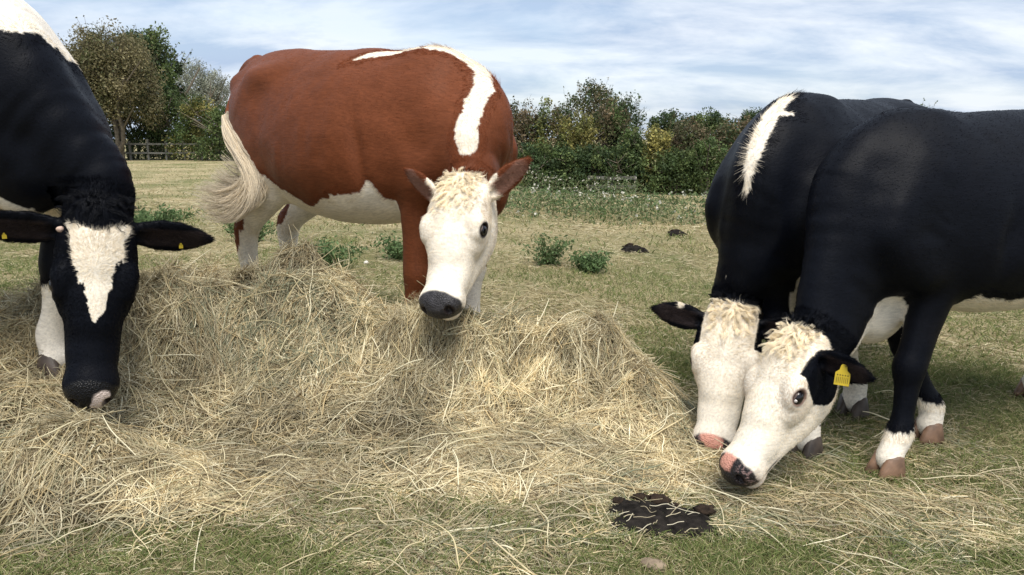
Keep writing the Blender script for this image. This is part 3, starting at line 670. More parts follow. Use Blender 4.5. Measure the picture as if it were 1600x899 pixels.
        cl = np.where(kd[:, None] > .5, dark*1.2, np.minimum(WHITE*A(1.18, 1.15, 1.05), .95))*((.80+.35*rng.random(nc))[own]+.15*rng.random(n))[:, None]
        curves_obj('forelock', pts, r, cl, M_LONG, root)
    return ctx

def offhead(P, H, ctx):                                      # False on the head and the lower neck
    d = np.min(np.linalg.norm(P[:, None]*ctx['s']-ctx['NR'][None, 7:, :3], axis=2)-ctx['NR'][None, 7:, 4]*1.25, axis=1)
    hx = np.sqrt((H[:, 1])**2+(H[:, 2]+.09)**2); return (d > .01) & ~((hx < .17) & (H[:, 0] > -.1) & (H[:, 0] < .62))
def onhead(H):
    u, s_, n = H.T; r = np.sqrt(s_**2+(n+.09)**2); return (u < .6) & (u > -.3) & ((r < .185) | ((np.abs(s_) < .36) & (n > -.17) & (n < .1) & (u < .12)))
def ventral(P, ctx):                                          # True on the underside of neck and chest
    NR = ctx['NR']; X = P*ctx['s']; k = np.clip(np.argmin(((X[:, None]-NR[None, :, :3])**2).sum(2), 1), 1, 17)
    t = nrm(NR[k+1, :3]-NR[k-1, :3]); up = np.cross(t, NR[k, 5:8]); return ((X-NR[k, :3])*up).sum(1) < -.35*NR[k, 4]
def dpoly(P, poly, wid):                                     # signed: >0 inside a band of half width wid round a polyline
    poly = np.asarray(poly, float); best = np.full(len(P), 1e9); wid = np.broadcast_to(wid, len(poly)).astype(float); out = np.full(len(P), -1e9)
    for i in range(len(poly)-1):
        a, d = poly[i], poly[i+1]-poly[i]; t = np.clip(((P-a)@d)/(d@d), 0, 1); r = np.linalg.norm(P-a-t[:, None]*d, axis=1)
        out = np.maximum(out, wid[i]+t*(wid[i+1]-wid[i])-r)
    return out
def ragged(P, amp, f=16, seed=3):                            # ragged edge drawn out along the hair
    return amp*((fbm(P*A(1, 1.6, .45), f, seed, 3)-.5)*2+ (vnoise(P*A(1, 2, .3), f*5, seed+9)-.5)*.3)

# ------------------------------------------------------------------ the brown and white cow
def tint_brown(H, n, hd):
    c = np.tile(np.minimum(WHITE*A(1.12, 1.10, 1.06), .93), (n, 1))
    if hd:
        u, s_, nn = H.T
        e = np.exp(-(((u-.20)/.06)**2+((np.abs(s_)-.11)/.06)**2+((nn+.045)/.05)**2))*.55
        f = smooth(.48, .75, fbm(H, 16, 5, 3))*(.30+.35*smooth(.2, .08, u)); g = smooth(.36, .46, u)*.22*(.5+fbm(H, 40, 8, 2))
        m = np.clip(np.maximum(np.maximum(e, f), g), 0, .8)[:, None]; c = c*(1-m)+A(.40, .29, .20)*m
    return c
EARS_B = [dict(dir=(-.70, .70, .02), open=(.80, .5, .42), len=.215, w=.95), dict(dir=(-.62, -.78, .20), open=(.70, -.4, .6), len=.22, w=.9)]
def crest_pts(ctx, i0, i1):
    NR = ctx['NR']; out = []
    for i in range(i0, i1):
        t = nrm(NR[min(i+1, 18), :3]-NR[max(i-1, 0), :3]); up = np.cross(t, NR[i, 5:8])
        out.append((NR[i, :3]+up*NR[i, 4])/ctx['s'])
    return np.array(out)
def pat_brown(P, H, ctx):
    x, y, z = P.T; rg = ragged(P, .03)
    white = np.full(len(P), -1.0)
    belly = (.665+.02*np.sin(x*9)+.06*smooth(-.1, .30, x)+.10*np.exp(-((x-.40)/.045)**2))-z+rg; belly = np.where((x < .50) & (x > -.75), belly, -1)
    white = np.maximum(white, belly)
    flank = np.minimum(.86-.36*(x+.55)-z, np.minimum(x+.72, -.02-x))+rg; white = np.maximum(white, flank)
    hind = np.where(x < -.38, .78-z+rg*1.3, -1)
    hock = np.where(y < 0, np.maximum(.048-np.sqrt(((x+.765)*.9)**2+((z-.47)*.55)**2), .030-np.sqrt(((x+.70)*.9)**2+((z-.55)*.5)**2)), -1)+rg*.5
    hock2 = .07-np.linalg.norm((P-A(-.78, .13, .60))*A(.8, .8, .5), axis=1)+rg*.5
    white = np.maximum(white, hind); white = np.where((x < -.5) & (z < .75), np.minimum(white, -np.maximum(hock, hock2)), white)
    fore = np.where((x > .42) & (z < .5), .40-z+rg, -1); fore = np.where(y < 0, fore-.14, fore); white = np.maximum(white, fore); white = np.where(offhead(P, H, ctx), white, -1)
    cr = crest_pts(ctx, 2, 15); poly = np.vstack([[[.13, -.17, 1.33], [.31, -.09, 1.385]], cr]); wd = np.concatenate([[.004, .036], np.linspace(.038, .052, len(cr)-2), [.045, .02]])
    white = np.maximum(white, dpoly(P, poly, wd)+rg*.6)
    u, s_, n = H.T
    hd = np.minimum(u+.055+rg*.5, .5)*(np.abs(s_) < .36)*(n > -.36)*(n < .2)
    hd = np.where(onhead(H), u+.045+.10*np.clip(-n-.12, 0, 1)*-1+rg*.4, -1)
    ear = (np.abs(s_) > .15+.03*(n+.05)) & (u < .12); hd = np.where(ear, -.1, hd)
    white = np.maximum(white, hd)
    return white
brown_cow = build_cow(dict(name='brown_cow', label='brown and white cow with cream curly face, eating from the top of the hay pile', s=1.0, origin=(-.78, 3.814, .105), heading=math.radians(-36), wid=1.03, belly=.01, rump=.045, fw=1.18, bone=1.35,
    foreR=(-.46, 3.28, .06), foreL=(-.19, 3.45, .06), hindR=(-1.42, 4.02, .06), hindL=(-1.29, 4.30, .06), poll=(-.222, 2.98, .925), nose=(-.300, 2.69, .508), face=(-.40, -.90, .12), hq=1.05, ears=EARS_B,
    pattern=pat_brown, tint=tint_brown, dark=BROWN, earcol=(.24, .13, .095), nosecol=lambda H: A(.038, .036, .039)*(0.35+1.5*fbm(H, 70, 4, 3)**1.5)[:, None], tail=[(-1.575, 4.36, 1.36), (-1.60, 4.30, 1.27), (-1.59, 4.22, 1.20)],
    locks=(6000, .032, (-.06, .18), .095, (.3, 0, -.1)), nfur=(110000, 60000), hairlen=.013, hairr=.0009, hairtone=1.0, group='cows feeding at the hay'))
# white switch of the tail, swung out to the side
def switch(ctx, guide, n, spread, name='tail_switch'):
    g = np.array([ctx['W'].to_local(A(*p)) for p in guide]); S = spline(g, 9); k = 9
    ph = rng.random(n)*6.28; rr = np.sqrt(rng.random(n)); end = .45+.55*rng.random(n)**.6
    T = np.linspace(0, 1, k); pts = np.zeros((n, k, 3))
    for i in range(k):
        f = T[i]*end*(k-1); j = np.minimum(f.astype(int), k-2); base = S[j]+(S[j+1]-S[j])*(f-j)[:, None]
        sp = np.interp(T[i]*end, [0, .15, .5, 1], spread)
        lock = vnoise(np.stack([np.cos(ph)*3, np.sin(ph)*3, rr*3], 1), 1.3, 5)
        o = np.stack([np.cos(ph), np.sin(ph)*.7, np.sin(ph*2)*.4+np.sin(ph)], 1)*(rr*sp)[:, None]+ A(0, 0, -1)*((lock-.5)*sp*1.2)[:, None]
        wv = (np.sin(T[i]*9+ph*2)[:, None]*.010+np.sin(T[i]*5+lock*14)[:, None]*.022)*T[i]
        pts[:, i] = base+o+wv
    r = .0016*np.linspace(1, .35, k)[None]*(.6+.8*rng.random(n))[:, None]
    col = np.minimum(WHITE*A(1.15, 1.10, 1.0), .93)*(.75+.3*rng.random(n))[:, None]*np.where(end > .88, .7, 1)[:, None]
    curves_obj(name, pts, r, col, M_LONG, ctx['root'])
switch(brown_cow, [(-1.60, 4.22, 1.215), (-1.515, 4.06, 1.135), (-1.395, 3.92, 1.04), (-1.315, 3.86, .935), (-1.345, 3.86, .85), (-1.475, 3.90, .79), (-1.63, 3.98, .845)], 3000, [.018, .036, .070, .125])

# ------------------------------------------------------------------ the black heifers with white faces
def pat_heifer(kind):
    def f(P, H, ctx):
        x, y, z = P.T; rg = ragged(P, .03, 16, 21 if kind == 'near' else 33); white = np.full(len(P), -1.0)
        u, s_, n = H.T
        inh = onhead(H)
        hd = np.where(inh, u+.035+.55*np.clip(-n-.085, -.02, 1)*-1*smooth(.22, .0, u)+rg*.35, -1)
        if kind == 'near':
            cheek = .074-np.sqrt(((u-.085)*.9)**2+((np.abs(s_)-.085)*.5)**2+((n+.125)*.75)**2); hd = np.where(inh, np.minimum(hd, -cheek-rg*.2), -1)
        ear = (np.abs(s_) > .098) & (u < .12); hd = np.where(ear, -.1, hd)
        if kind == 'far': 
            spot = .022-np.linalg.norm(H-A(-.02, -.19, -.06), axis=1); hd = np.where(ear, np.maximum(hd, spot), hd)
        low = .17 if kind == 'near' else .36
        white = np.maximum(white, np.where(z < .45, low-z+rg*.9+np.where(y < 0, .16, 0)*(kind == 'near'), -1))
        white = np.maximum(white, np.where((x < .42) & (z > .5), .675-z+rg, -1)); white = np.where(offhead(P, H, ctx), white, -1)
        br = .205-np.linalg.norm((P-A(.67, 0, .56))*A(.85, .75, .85), axis=1)+rg
        white = np.maximum(white, np.where((np.abs(y) < .14) & (np.linalg.norm(H, axis=1) > .27) & (z > .43) & (ventral(P, ctx) | (z < .60)), br, -1)); white = np.maximum(white, hd)
        if kind == 'far':
            cr = crest_pts(ctx, 1, 7); white = np.maximum(white, dpoly(P, cr, [.005, .036, .034, .028, .016, .003])+rg*.4)
            tuft = dpoly(P, np.array([cr[2], cr[2]+A(-.06, .10, .0)]), [.03, .0])+rg*.3; white = np.maximum(white, tuft); t2 = crest_pts(ctx, 12, 13)[0]; white = np.maximum(white, dpoly(P, np.array([t2+A(0, -.03, .02), t2+A(0, .01, -.02)]), [.010, .004]))
        return white
    return f
def pink_nose(split, seed):
    def f(H):
        u, s_, n = H.T; m = smooth(-.004, .004, n+.032-.28*np.abs(s_+.008)-.010*(vnoise(H, 55, seed)-.5)*2+split)*smooth(.046, .040, np.abs(s_+.006))
        sp = ((vnoise(H, 150, seed+1) > .62)*smooth(.03, .055, np.abs(s_)))[:, None]*.55
        return PINK*m[:, None]+(1-m[:, None])*(DARKSKIN*(1-sp)+A(.40, .26, .24)*sp)
    return f
def tint_near(H, n, hd):
    c = np.tile(np.minimum(WHITE*A(1.12, 1.10, 1.06), .93), (n, 1))
    if hd:
        e = np.exp(-(((H[:, 0]-.20)/.055)**2+((np.abs(H[:, 1])-.10)/.06)**2+((H[:, 2]+.045)/.05)**2)); c = c*(1-.55*e[:, None])+A(.30, .15, .085)*(.55*e[:, None])
        e = smooth(.40, .50, H[:, 0])[:, None]*.35; c = c*(1-e)+A(.62, .36, .28)*e
    return c
EARS_C = [dict(dir=(-.10, .97, -.12), open=(.35, .1, .9), len=.20), dict(dir=(-.12, -.97, .05), open=(.4, -.1, .85), len=.21)]
EARS_D = [dict(dir=(.10, .98, -.22), open=(.75, .1, .55), len=.195), dict(dir=(-.92, -.35, -.30), open=(.2, -.9, .3), len=.19)]
far_heifer = build_cow(dict(name='black_heifer', label='black cow with white face and white neck streak, behind the other white-faced one', s=.93, origin=(1.43, 3.23, -0.03), heading=math.radians(226), wid=1.12, belly=.02,
    foreL=(1.40, 2.86, 0.0), foreR=(1.055, 2.47, 0.0), poll=(.79, 2.60, .475), nose=(.70, 2.43, .045), face=(-.38, -.92, .2), hq=.97, fw=1.08, brisket=1, ears=EARS_C, pattern=pat_heifer('far'), dark=BLACK,
    nosecol=pink_nose(-.008, 50), tint=tint_near, locks=(5600, .036, (-.07, .10), .085, (.35, 0, -.1)), nfur=(70000, 55000), hairlen=.015, hairr=.0008, hairtone=1.3, hoofs='dddd', group='cows feeding at the hay'))
near_heifer = build_cow(dict(name='black_heifer', label='black cow with white face and yellow ear tag, nose to the ground by the dung', s=.86, origin=(1.753, 2.711, 0.0), heading=math.radians(202), wid=1.08, belly=.02,
    foreL=(1.278, 2.31, 0.0), foreR=(1.57, 2.60, 0.0), poll=(.877, 2.26, .485), nose=(.685, 2.13, .185), face=(-.90, -.40, .2), hq=.93, fw=1.04, brisket=1, elbow=-.08, ears=EARS_D, pattern=pat_heifer('near'), dark=BLACK, sclera_glint=True,
    nosecol=pink_nose(-.008, 60), tint=tint_near, lid=(.20, .13, .10), locks=(6400, .040, (-.07, .12), .085, (.35, 0, -.1)), nfur=(110000, 60000), hairlen=.014, hairr=.0008, hairtone=1.3, hoofs='tttt', group='cows feeding at the hay'))
# ------------------------------------------------------------------ the big black cow by the left edge
def pat_left(P, H, ctx):
    x, y, z = P.T; rg = ragged(P, .03, 14, 61); white = np.full(len(P), -1.0); u, s_, n = H.T
    inh = (n > -.10) & (u > -.05) & (u < .35) & (np.abs(s_) < .12)
    rgh = ragged(H, .018, 26, 64)
    w = np.interp(u, [.0, .02, .10, .20, .235, .25, .275, .30], [.050, .076, .062, .030, .020, .018, .006, -.02]); tri = np.where(inh, w-np.abs(s_-.004)+rgh, -1)
    tri = np.where(u < .012+.03*(1-np.abs(s_)/.08), -.1, tri); white = np.maximum(white, tri)
    spot = .030-np.linalg.norm((H-A(.495, .026, -.030))*A(.9, .8, .7), axis=1)+rgh*.4; white = np.maximum(white, spot)
    white = np.maximum(white, np.where((z < .5) & offhead(P, H, ctx), .36-z+rg, -1))
    white = np.maximum(white, np.where((x > .25) & (z > .8), .0+z-1.165+.45*np.clip(y-.02, 0, .2)+rg*1.2, -1)); white = np.maximum(white, np.where(x < .25, z*0+.05-np.abs(x+.2)+.2, -1))
    br = .16-np.linalg.norm((P-A(.80, -.02, .70))*A(.8, .8, .9), axis=1)+rg; white = np.maximum(white, np.where(offhead(P, H, ctx) & ventral(P, ctx), br, -1))
    return white
def nose_left(H):
    u, s_, n = H.T; d = np.linalg.norm((H-A(.505, .026, -.035))*A(.7, .9, .8), axis=1)+(vnoise(H, 50, 7)-.5)*.014; m = smooth(.027, .022, d)[:, None]
    return A(.75, .62, .56)*m+(1-m)*A(.005, .005, .006)
EARS_A = [dict(dir=(.02, 1, -.06), open=(.6, .0, .6), len=.225, w=1.05), dict(dir=(.02, -1, -.06), open=(.6, 0, .6), len=.225, w=1.05)]
left_cow = build_cow(dict(name='black_cow', label='large black cow with white triangle on its forehead, cut off by the frame', s=1.05, origin=(-2.32, 2.97, .20), heading=math.radians(-34), wid=1.05, belly=.03,
    elbowL=.17, foreL=(-1.745, 2.70, .22), foreR=(-1.98, 2.50, .20), poll=(-1.335, 2.38, .85), nose=(-1.335, 2.22, .27), face=(.48, -.86, .10), hq=1.17, fw=.93, nd=.90, ears=EARS_A, pattern=pat_left, dark=BLACK,
    nosecol=nose_left, locks=(2600, .036, (-.07, .045), .095, (.45, 0, .0)), lockcol=lambda H: np.ones(len(H)), forelock=1.2, nfur=(80000, 75000), hairlen=.014, hairr=.0008, hairtone=1.3, hoofs='dddd', group='cows feeding at the hay'))
# ------------------------------------------------------------------ hay
M_HAY = mat_attr('hay_stalk', rough=.55, spec=.35, trans=.18)
M_GRASS = mat_attr('grass_blade', rough=.6, spec=.25, trans=.25)
M_LEAF = mat_attr('leaf', rough=.6, spec=.25, trans=.25)
M_BARK = mat_plain('bark', (.16, .135, .105), rough=.9, spec=.1, var=.4, scale=9, bump=.5)
M_RAIL = mat_plain('weathered_rail', (.17, .165, .145), rough=.85, spec=.15, var=.3, scale=5, bump=.2)
HAYC = [(.61, .53, .345), (.52, .44, .27), (.41, .34, .20), (.51, .395, .21), (.36, .335, .20), (.23, .175, .10), (.71, .645, .455)]
def grad(fn, x, y, e=.02): return (fn(x+e, y)-fn(x-e, y))/(2*e), (fn(x, y+e)-fn(x, y-e))/(2*e)
def strands(x, y, zfn, zoff, L, az, rise, bend, K=5):
    gx, gy = grad(zfn, x, y, .03); gx, gy = np.clip(gx, -1.3, 1.3), np.clip(gy, -1.3, 1.3)
    d = np.stack([np.cos(az), np.sin(az), gx*np.cos(az)+gy*np.sin(az)+rise], 1); d = nrm(d)
    n = nrm(np.stack([-gx, -gy, np.ones_like(gx)], 1)); sd = np.cross(d, n)
    c = np.stack([x, y, zfn(x, y)+zoff], 1); t = np.linspace(-.5, .5, K)
    cur = (4*t*t)[None, :, None]
    b1 = rng.normal(0, bend, len(x))*L; b2 = -np.abs(rng.normal(0, bend*.6, len(x)))*L
    w = rng.normal(0, .02, (len(x), K, 3))*L[:, None, None]
    return c[:, None]+d[:, None]*t[None, :, None]*L[:, None, None]+sd[:, None]*cur*b1[:, None, None]+n[:, None]*cur*b2[:, None, None]+w
def build_hay():
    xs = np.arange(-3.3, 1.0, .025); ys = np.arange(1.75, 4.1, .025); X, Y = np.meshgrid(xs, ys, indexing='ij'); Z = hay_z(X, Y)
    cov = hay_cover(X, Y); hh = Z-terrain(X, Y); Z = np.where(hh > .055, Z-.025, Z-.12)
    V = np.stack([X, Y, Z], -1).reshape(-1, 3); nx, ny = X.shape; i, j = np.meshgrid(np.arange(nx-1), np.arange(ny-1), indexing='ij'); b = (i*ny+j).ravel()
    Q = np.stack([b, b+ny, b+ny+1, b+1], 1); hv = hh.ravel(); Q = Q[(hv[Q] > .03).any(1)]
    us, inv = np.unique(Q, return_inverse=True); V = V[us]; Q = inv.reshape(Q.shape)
    base = mat_plain('packed_hay', (.12, .095, .052), rough=.9, spec=.1, var=.6, scale=60, bump=1.0)  # core darker than its stalks, painted shade for the gaps between them
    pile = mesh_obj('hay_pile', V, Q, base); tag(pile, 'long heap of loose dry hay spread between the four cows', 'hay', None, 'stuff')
    N = 230000 if not QUICK else 80000
    x = rng.uniform(-3.2, 1.75, N*3); y = rng.uniform(1.6, 3.75, N*3); a = hay_cover(x, y); k = rng.random(N*3) < a*(.55+.45*smooth(3.6, 3.1, y)); x, y = x[k][:N], y[k][:N]; n = len(x)
    P2 = np.stack([x, y], 1); h = hay_z(x, y)-terrain(x, y); thick = smooth(.06, .2, h)
    fl = fbm(P2, 3.4, 51, 2)*14.0; gx, gy = grad(hay_z, x, y, .05); slope = np.hypot(gx, gy)
    dn = np.arctan2(-gy, -gx); w = smooth(.5, 1.3, slope)*.75
    az = np.where(rng.random(n) < w, dn+rng.normal(0, .5, n), fl+rng.normal(0, .75, n))
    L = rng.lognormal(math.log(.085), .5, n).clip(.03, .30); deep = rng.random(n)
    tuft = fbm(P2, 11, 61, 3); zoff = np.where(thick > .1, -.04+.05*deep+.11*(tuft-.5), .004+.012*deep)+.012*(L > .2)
    P = strands(x, y, hay_z, zoff, L, az, rng.normal(0, .24, n)*(.35+.65*thick), .065)
    r = .00095*rng.lognormal(0, .4, n).clip(.5, 2.6); R = r[:, None]*np.array([.7, 1, 1, .9, .5])[None]
    tone = fbm(P2, 1.9, 71, 4); gsel = fbm(P2, 2.7, 91, 3)
    c = pick(HAYC, [2.6, 3, 2.5, 1.3, 1.2, 1.2, 1.3], n); c = c*(.88+.30*smooth(.25, .75, tone))[:, None]*(.52+.62*deep)[:, None]*(.78+.44*smooth(.3, .7, fbm(P2, 8, 171, 2)))[:, None]  # lower stalks coloured darker, shade inside the heap put into the tone
    gr = (smooth(.60, .72, gsel)*(rng.random(n) < .30))[:, None]; c = c*(1-gr)+A(.23, .235, .15)*gr
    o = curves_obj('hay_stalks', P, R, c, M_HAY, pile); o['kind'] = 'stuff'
    n = 40000 if not QUICK else 10000; x = rng.uniform(-3.0, 1.6, n*2); y = rng.uniform(1.7, 3.7, n*2); k = rng.random(n*2) < hay_cover(x, y); x, y = x[k][:n], y[k][:n]; n = len(x)
    P = strands(x, y, hay_z, -.015+.03*rng.random(n), rng.uniform(.008, .032, n), rng.random(n)*6.28, rng.normal(0, .5, n), .12, K=3)
    o = curves_obj('chaff', P, (.0016*(.5+rng.random(n)))[:, None]*np.array([.6, 1, .6])[None], pick(HAYC, [2, 2, 2, 1, 1.4, 1.6, 1.4], n), M_HAY, pile); o['kind'] = 'stuff'
    # long single stalks that stand out of the heap and lie on the turf
    n = 300; x = rng.uniform(-2.2, 1.5, n*6); y = rng.uniform(1.65, 3.4, n*6); k = rng.random(n*6) < hay_cover(x, y)*.9+.05*(y < 2.4); x, y = x[k][:n], y[k][:n]; n = len(x)
    L = rng.uniform(.16, .42, n); P = strands(x, y, hay_z, .012+.015*rng.random(n), L, rng.random(n)*6.28, rng.normal(0, .16, n), .07)
    c = pick([(.68, .61, .40), (.62, .53, .31), (.74, .68, .48)], [1, 1, 1], n)
    o = curves_obj('long_stalks', P, .0017*(.6+.7*rng.random(n))[:, None]*np.array([.6, 1, 1, .9, .6])[None], c, M_HAY, pile); o['kind'] = 'stuff'
build_hay()
# ------------------------------------------------------------------ turf
def build_turf():
    def region(n, y0, y1, pw):
        t = rng.random(n); y = y0*(y1/y0)**(t**pw); x = rng.uniform(-1, 1, n)*(y*.80+.25); return x, y
    PP = []; RR = []; CC = []
    q = .3 if QUICK else 1
    for n, y0, y1, l0, l1, r, pw in ((int(150000*q), 1.45, 3.6, .014, .042, .0010, 1), (int(70000*q), 3.0, 8, .02, .055, .0016, .9), (int(45000*q), 7, 34, .03, .075, .0042, .9)):
        x, y = region(n, y0, y1, pw); P2 = np.stack([x, y], 1)
        g = fbm(P2, 1.1, 101, 4); k = (rng.random(n) < .20+.8*smooth(.42, .58, g)+.45*smooth(3.2, 2.4, y))
        k &= ~((hay_z(x, y)-terrain(x, y) > .06) & (y < 4.2) & (x < 1.0)); x, y, P2, g = x[k], y[k], P2[k], g[k]; n = len(x)
        z = terrain(x, y)-.003; L = rng.uniform(l0, l1, n)*(.7+.6*fbm(P2, 5, 105, 2)); a = rng.random(n)*6.28; le = rng.uniform(.2, 1.1, n)
        d = np.stack([np.cos(a)*le, np.sin(a)*le, np.ones(n)], 1); b = np.stack([x, y, z], 1)
        p1 = b+d*L[:, None]*.5; p2 = b+d*L[:, None]*A(1.25, 1.25, .78)
        PP.append(np.stack([b, p1, p2], 1)); rr = r*(.6+.8*rng.random(n)); RR.append(np.stack([rr, rr*.85, rr*.2], 1))
        c = pick([(.115, .15, .045), (.16, .185, .06), (.22, .225, .09), (.38, .335, .19), (.085, .115, .036)], [3.4, 3.4, 2.4, 1.2, 1.8], n)
        dry = smooth(5, 10, y)[:, None]*(rng.random(n) < .55)[:, None]; c = c*(1-dry)+A(.34, .285, .155)*dry
        CC.append(c*1.15*(.75+.5*rng.random(n))[:, None])
    o = curves_obj('grass', np.concatenate(PP), np.concatenate(RR), np.concatenate(CC), M_GRASS); tag(o, 'short grazed green grass growing over the pasture', 'grass', None, 'stuff')
    PP = []; RR = []; CC = []
    for n, y0, y1, l0, l1, r in ((int(42000*q), 1.45, 4.2, .02, .06, .0007), (int(90000*q), 3.4, 12, .04, .13, .0017), (int(30000*q), 9, 36, .08, .22, .0045)):
        x, y = region(n, y0, y1, 1); P2 = np.stack([x, y], 1); g = fbm(P2, 1.1, 101, 4); t = fbm(P2, 6, 131, 2)
        k = (rng.random(n) < .25+.75*smooth(.60, .42, g)) & (rng.random(n) < .3+.7*smooth(.35, .6, t)); k &= ~((hay_z(x, y)-terrain(x, y) > .06) & (y < 4.2) & (x < 1.0)); x, y, P2 = x[k], y[k], P2[k]; n = len(x)
        L = rng.uniform(l0, l1, n); P = strands(x, y, terrain, .006+.012*rng.random(n), L, rng.random(n)*6.28, rng.normal(0, .12, n), .16, K=4)
        PP.append(P); rr = r*(.6+.8*rng.random(n)); RR.append(rr[:, None]*np.array([.6, 1, .9, .4])[None])
        c = pick([(.48, .41, .24), (.39, .325, .18), (.26, .21, .11), (.60, .53, .35), (.22, .19, .085)], [3, 3, 1.6, 1.8, 1.2], n); CC.append(c*(.8+.4*rng.random(n))[:, None])
    o = curves_obj('dry_grass', np.concatenate(PP), np.concatenate(RR), np.concatenate(CC), M_HAY); tag(o, 'withered straw-coloured thatch lying over the pasture', 'grass', None, 'stuff')
build_turf()
# ------------------------------------------------------------------ leafy things
def leaf_cloud(C, size, col, tilt=1.0, aspect=.55):
    """one small folded quad for each centre"""
    n = len(C); d = nrm(rng.normal(0, 1, (n, 3))*A(1, 1, tilt)); u = nrm(np.cross(d, rng.normal(0, 1, (n, 3)))); s = np.broadcast_to(size, n)[:, None]*(.6+.8*rng.random(n))[:, None]
    nn = np.cross(d, u)
    V = np.stack([C-d*s*.5, C+u*s*aspect*.5+nn*s*.08, C+d*s*.5, C-u*s*aspect*.5+nn*s*.08], 1).reshape(-1, 3)
    Q = np.arange(4*n).reshape(n, 4); return V, Q, np.repeat(col, 4, 0)
def crown_points(n, c, r, lumps, seed, fill=.35, flat=0.0):
    """leaf centres in lumps spread through an ellipsoid, denser towards its outside"""
    g = np.random.default_rng(seed); L = nrm(g.normal(0, 1, (lumps, 3))); L[:, 2] = np.where(L[:, 2] < -.5, -L[:, 2], L[:, 2]); rad = (g.random(lumps)**fill)*.82
    L = L*rad[:, None]*(.85+.3*g.random((lumps, 1))); sz = g.uniform(.14, .34, lumps)
    i = g.integers(0, lumps, n); p = nrm(g.normal(0, 1, (n, 3)))*(g.random((n, 1))**.45)*sz[i][:, None]
    q = L[i]+p; return np.asarray(c)+q*np.asarray(r), i, np.linalg.norm(q, axis=1)
def shrub(name, label, cat, x, y, w, h, dep, cols, wts, nleaf, lsize, seed, lumps=60, group=None, stems=5, twigs=0, base=0.0, tw_col=(.12, .10, .07), foot=0.0):
    z = float(terrain(A(x), A(y))[0]); root = empty(name, (x, y, z)); tag(root, label, cat, group)
    P, i, rr = crown_points(nleaf, (0, 0, base+(h-base)*.52), (w/2, dep/2, (h-base)*.56), lumps, seed); P[:, 2] = np.abs(P[:, 2])
    if foot:
        kf = rng.random(nleaf) < foot; P[kf, 2] = h*.42*rng.random(kf.sum())**.8; P[kf, 0] = (rng.random(kf.sum())-.5)*w*1.05; P[kf, 1] = (rng.random(kf.sum())-.5)*dep*.8
    lt = np.random.default_rng(seed+1).random(lumps)
    lc = np.array(cols)[np.random.default_rng(seed+2).choice(len(cols), lumps, p=np.array(wts)/np.sum(wts))]
    c = lc[i]*(.7+.6*lt[i])[:, None]*(.75+.5*rng.random(nleaf))[:, None]
    V, Q, cc = leaf_cloud(P, lsize, c); mesh_obj('crown', V, Q, M_LEAF, root, col=cc*1.2, smooth_sh=False)
    g = np.random.default_rng(seed+3); parts = []
    for k in range(stems):
        bx, by = g.normal(0, w*.07), g.normal(0, .12); tx, ty, tz = g.normal(0, w*.25), g.normal(0, dep*.2), h*g.uniform(.6, .92)
        path = np.array([[bx, by, -.1], [bx*.9+tx*.15, by+ty*.1, tz*.3], [bx*.5+tx*.5, ty*.5, tz*.65], [tx, ty, tz]]); path[1:3, :2] += g.normal(0, .05*w, (2, 2)); parts.append(tube(spline(path, 8), np.linspace(.022*h+.01, .006*h, 8), 6))
        for b in range(3):
            t0 = spline(path, 8)[g.integers(3, 7)]; t1 = t0+A(g.normal(0, w*.2), g.normal(0, dep*.15), h*g.uniform(.05, .25)); parts.append(tube(np.linspace(t0, t1, 4), np.linspace(.009*h, .003*h, 4), 5))
    V, F = join(parts); mesh_obj('trunk', V, F, M_BARK, root)
    if twigs:
        t = nrm(g.normal(0, 1, (twigs, 3))*A(1, 1, .5)+A(0, 0, .75)); s = A(0, 0, base+(h-base)*.52)+t*A(w/2, dep/2, (h-base)*.56)*g.uniform(.5, .85, (twigs, 1)); up = nrm(t*.6+A(0, 0, .9)+g.normal(0, .25, (twigs, 3)))
        Lw = g.uniform(.12, .30, twigs)[:, None]*h*.55; P = np.stack([s, s+up*Lw*.5+g.normal(0, .03, (twigs, 3)), s+up*Lw+g.normal(0, .06, (twigs, 3))], 1)
        o = curves_obj('twigs', P, np.tile([.010, .007, .003], (twigs, 1))*h/5, np.tile(tw_col, (twigs, 1)), M_LEAF, root); o['kind'] = 'stuff'
        m = 7; tt = g.random((twigs, m)); LP = (P[:, :1]*(1-tt[..., None])+P[:, 2:]*tt[..., None]).reshape(-1, 3)+g.normal(0, .04, (twigs*m, 3))
        lcs = np.array(cols)[g.integers(0, len(cols), twigs*m)]*g.uniform(.7, 1.3, (twigs*m, 1)); V, Q, cc = leaf_cloud(LP, lsize*.85, lcs); o = mesh_obj('leaf_sprays', V, Q, M_LEAF, root, col=cc, smooth_sh=False); o['kind'] = 'stuff'
    return root
GREEN = [(.055, .085, .028), (.075, .108, .034), (.10, .13, .044), (.045, .068, .024)]; OLIVE = [(.17, .16, .05), (.21, .185, .055), (.13, .135, .042)]; RUST = [(.13, .10, .058), (.16, .12, .068), (.10, .09, .046), (.09, .105, .042)]
YELL = [(.23, .20, .058), (.20, .185, .06), (.15, .155, .052)]; DARKG = [(.034, .058, .026), (.046, .074, .03), (.062, .09, .035)]; BRN = [(.15, .132, .066), (.125, .12, .056), (.175, .15, .08), (.10, .112, .048)]; PALE = [(.24, .26, .20), (.28, .29, .235), (.20, .22, .165)]
def across(px, D):                                             # metres to the right of the field's middle line
    return (px-800)/1155*D
GH = 'hedge shrubs along the field edge'; GT = 'trees behind the hedge'
shrub('hawthorn_tree', 'large russet-brown bushy tree behind the rail fence, beside the black cow', 'tree', across(188, 37), 37, 5.6, 6.0, 4.5, BRN, [3, 2, 2, 2], 42000, .12, 300, lumps=230, group=GT, stems=6, twigs=500, base=.4)
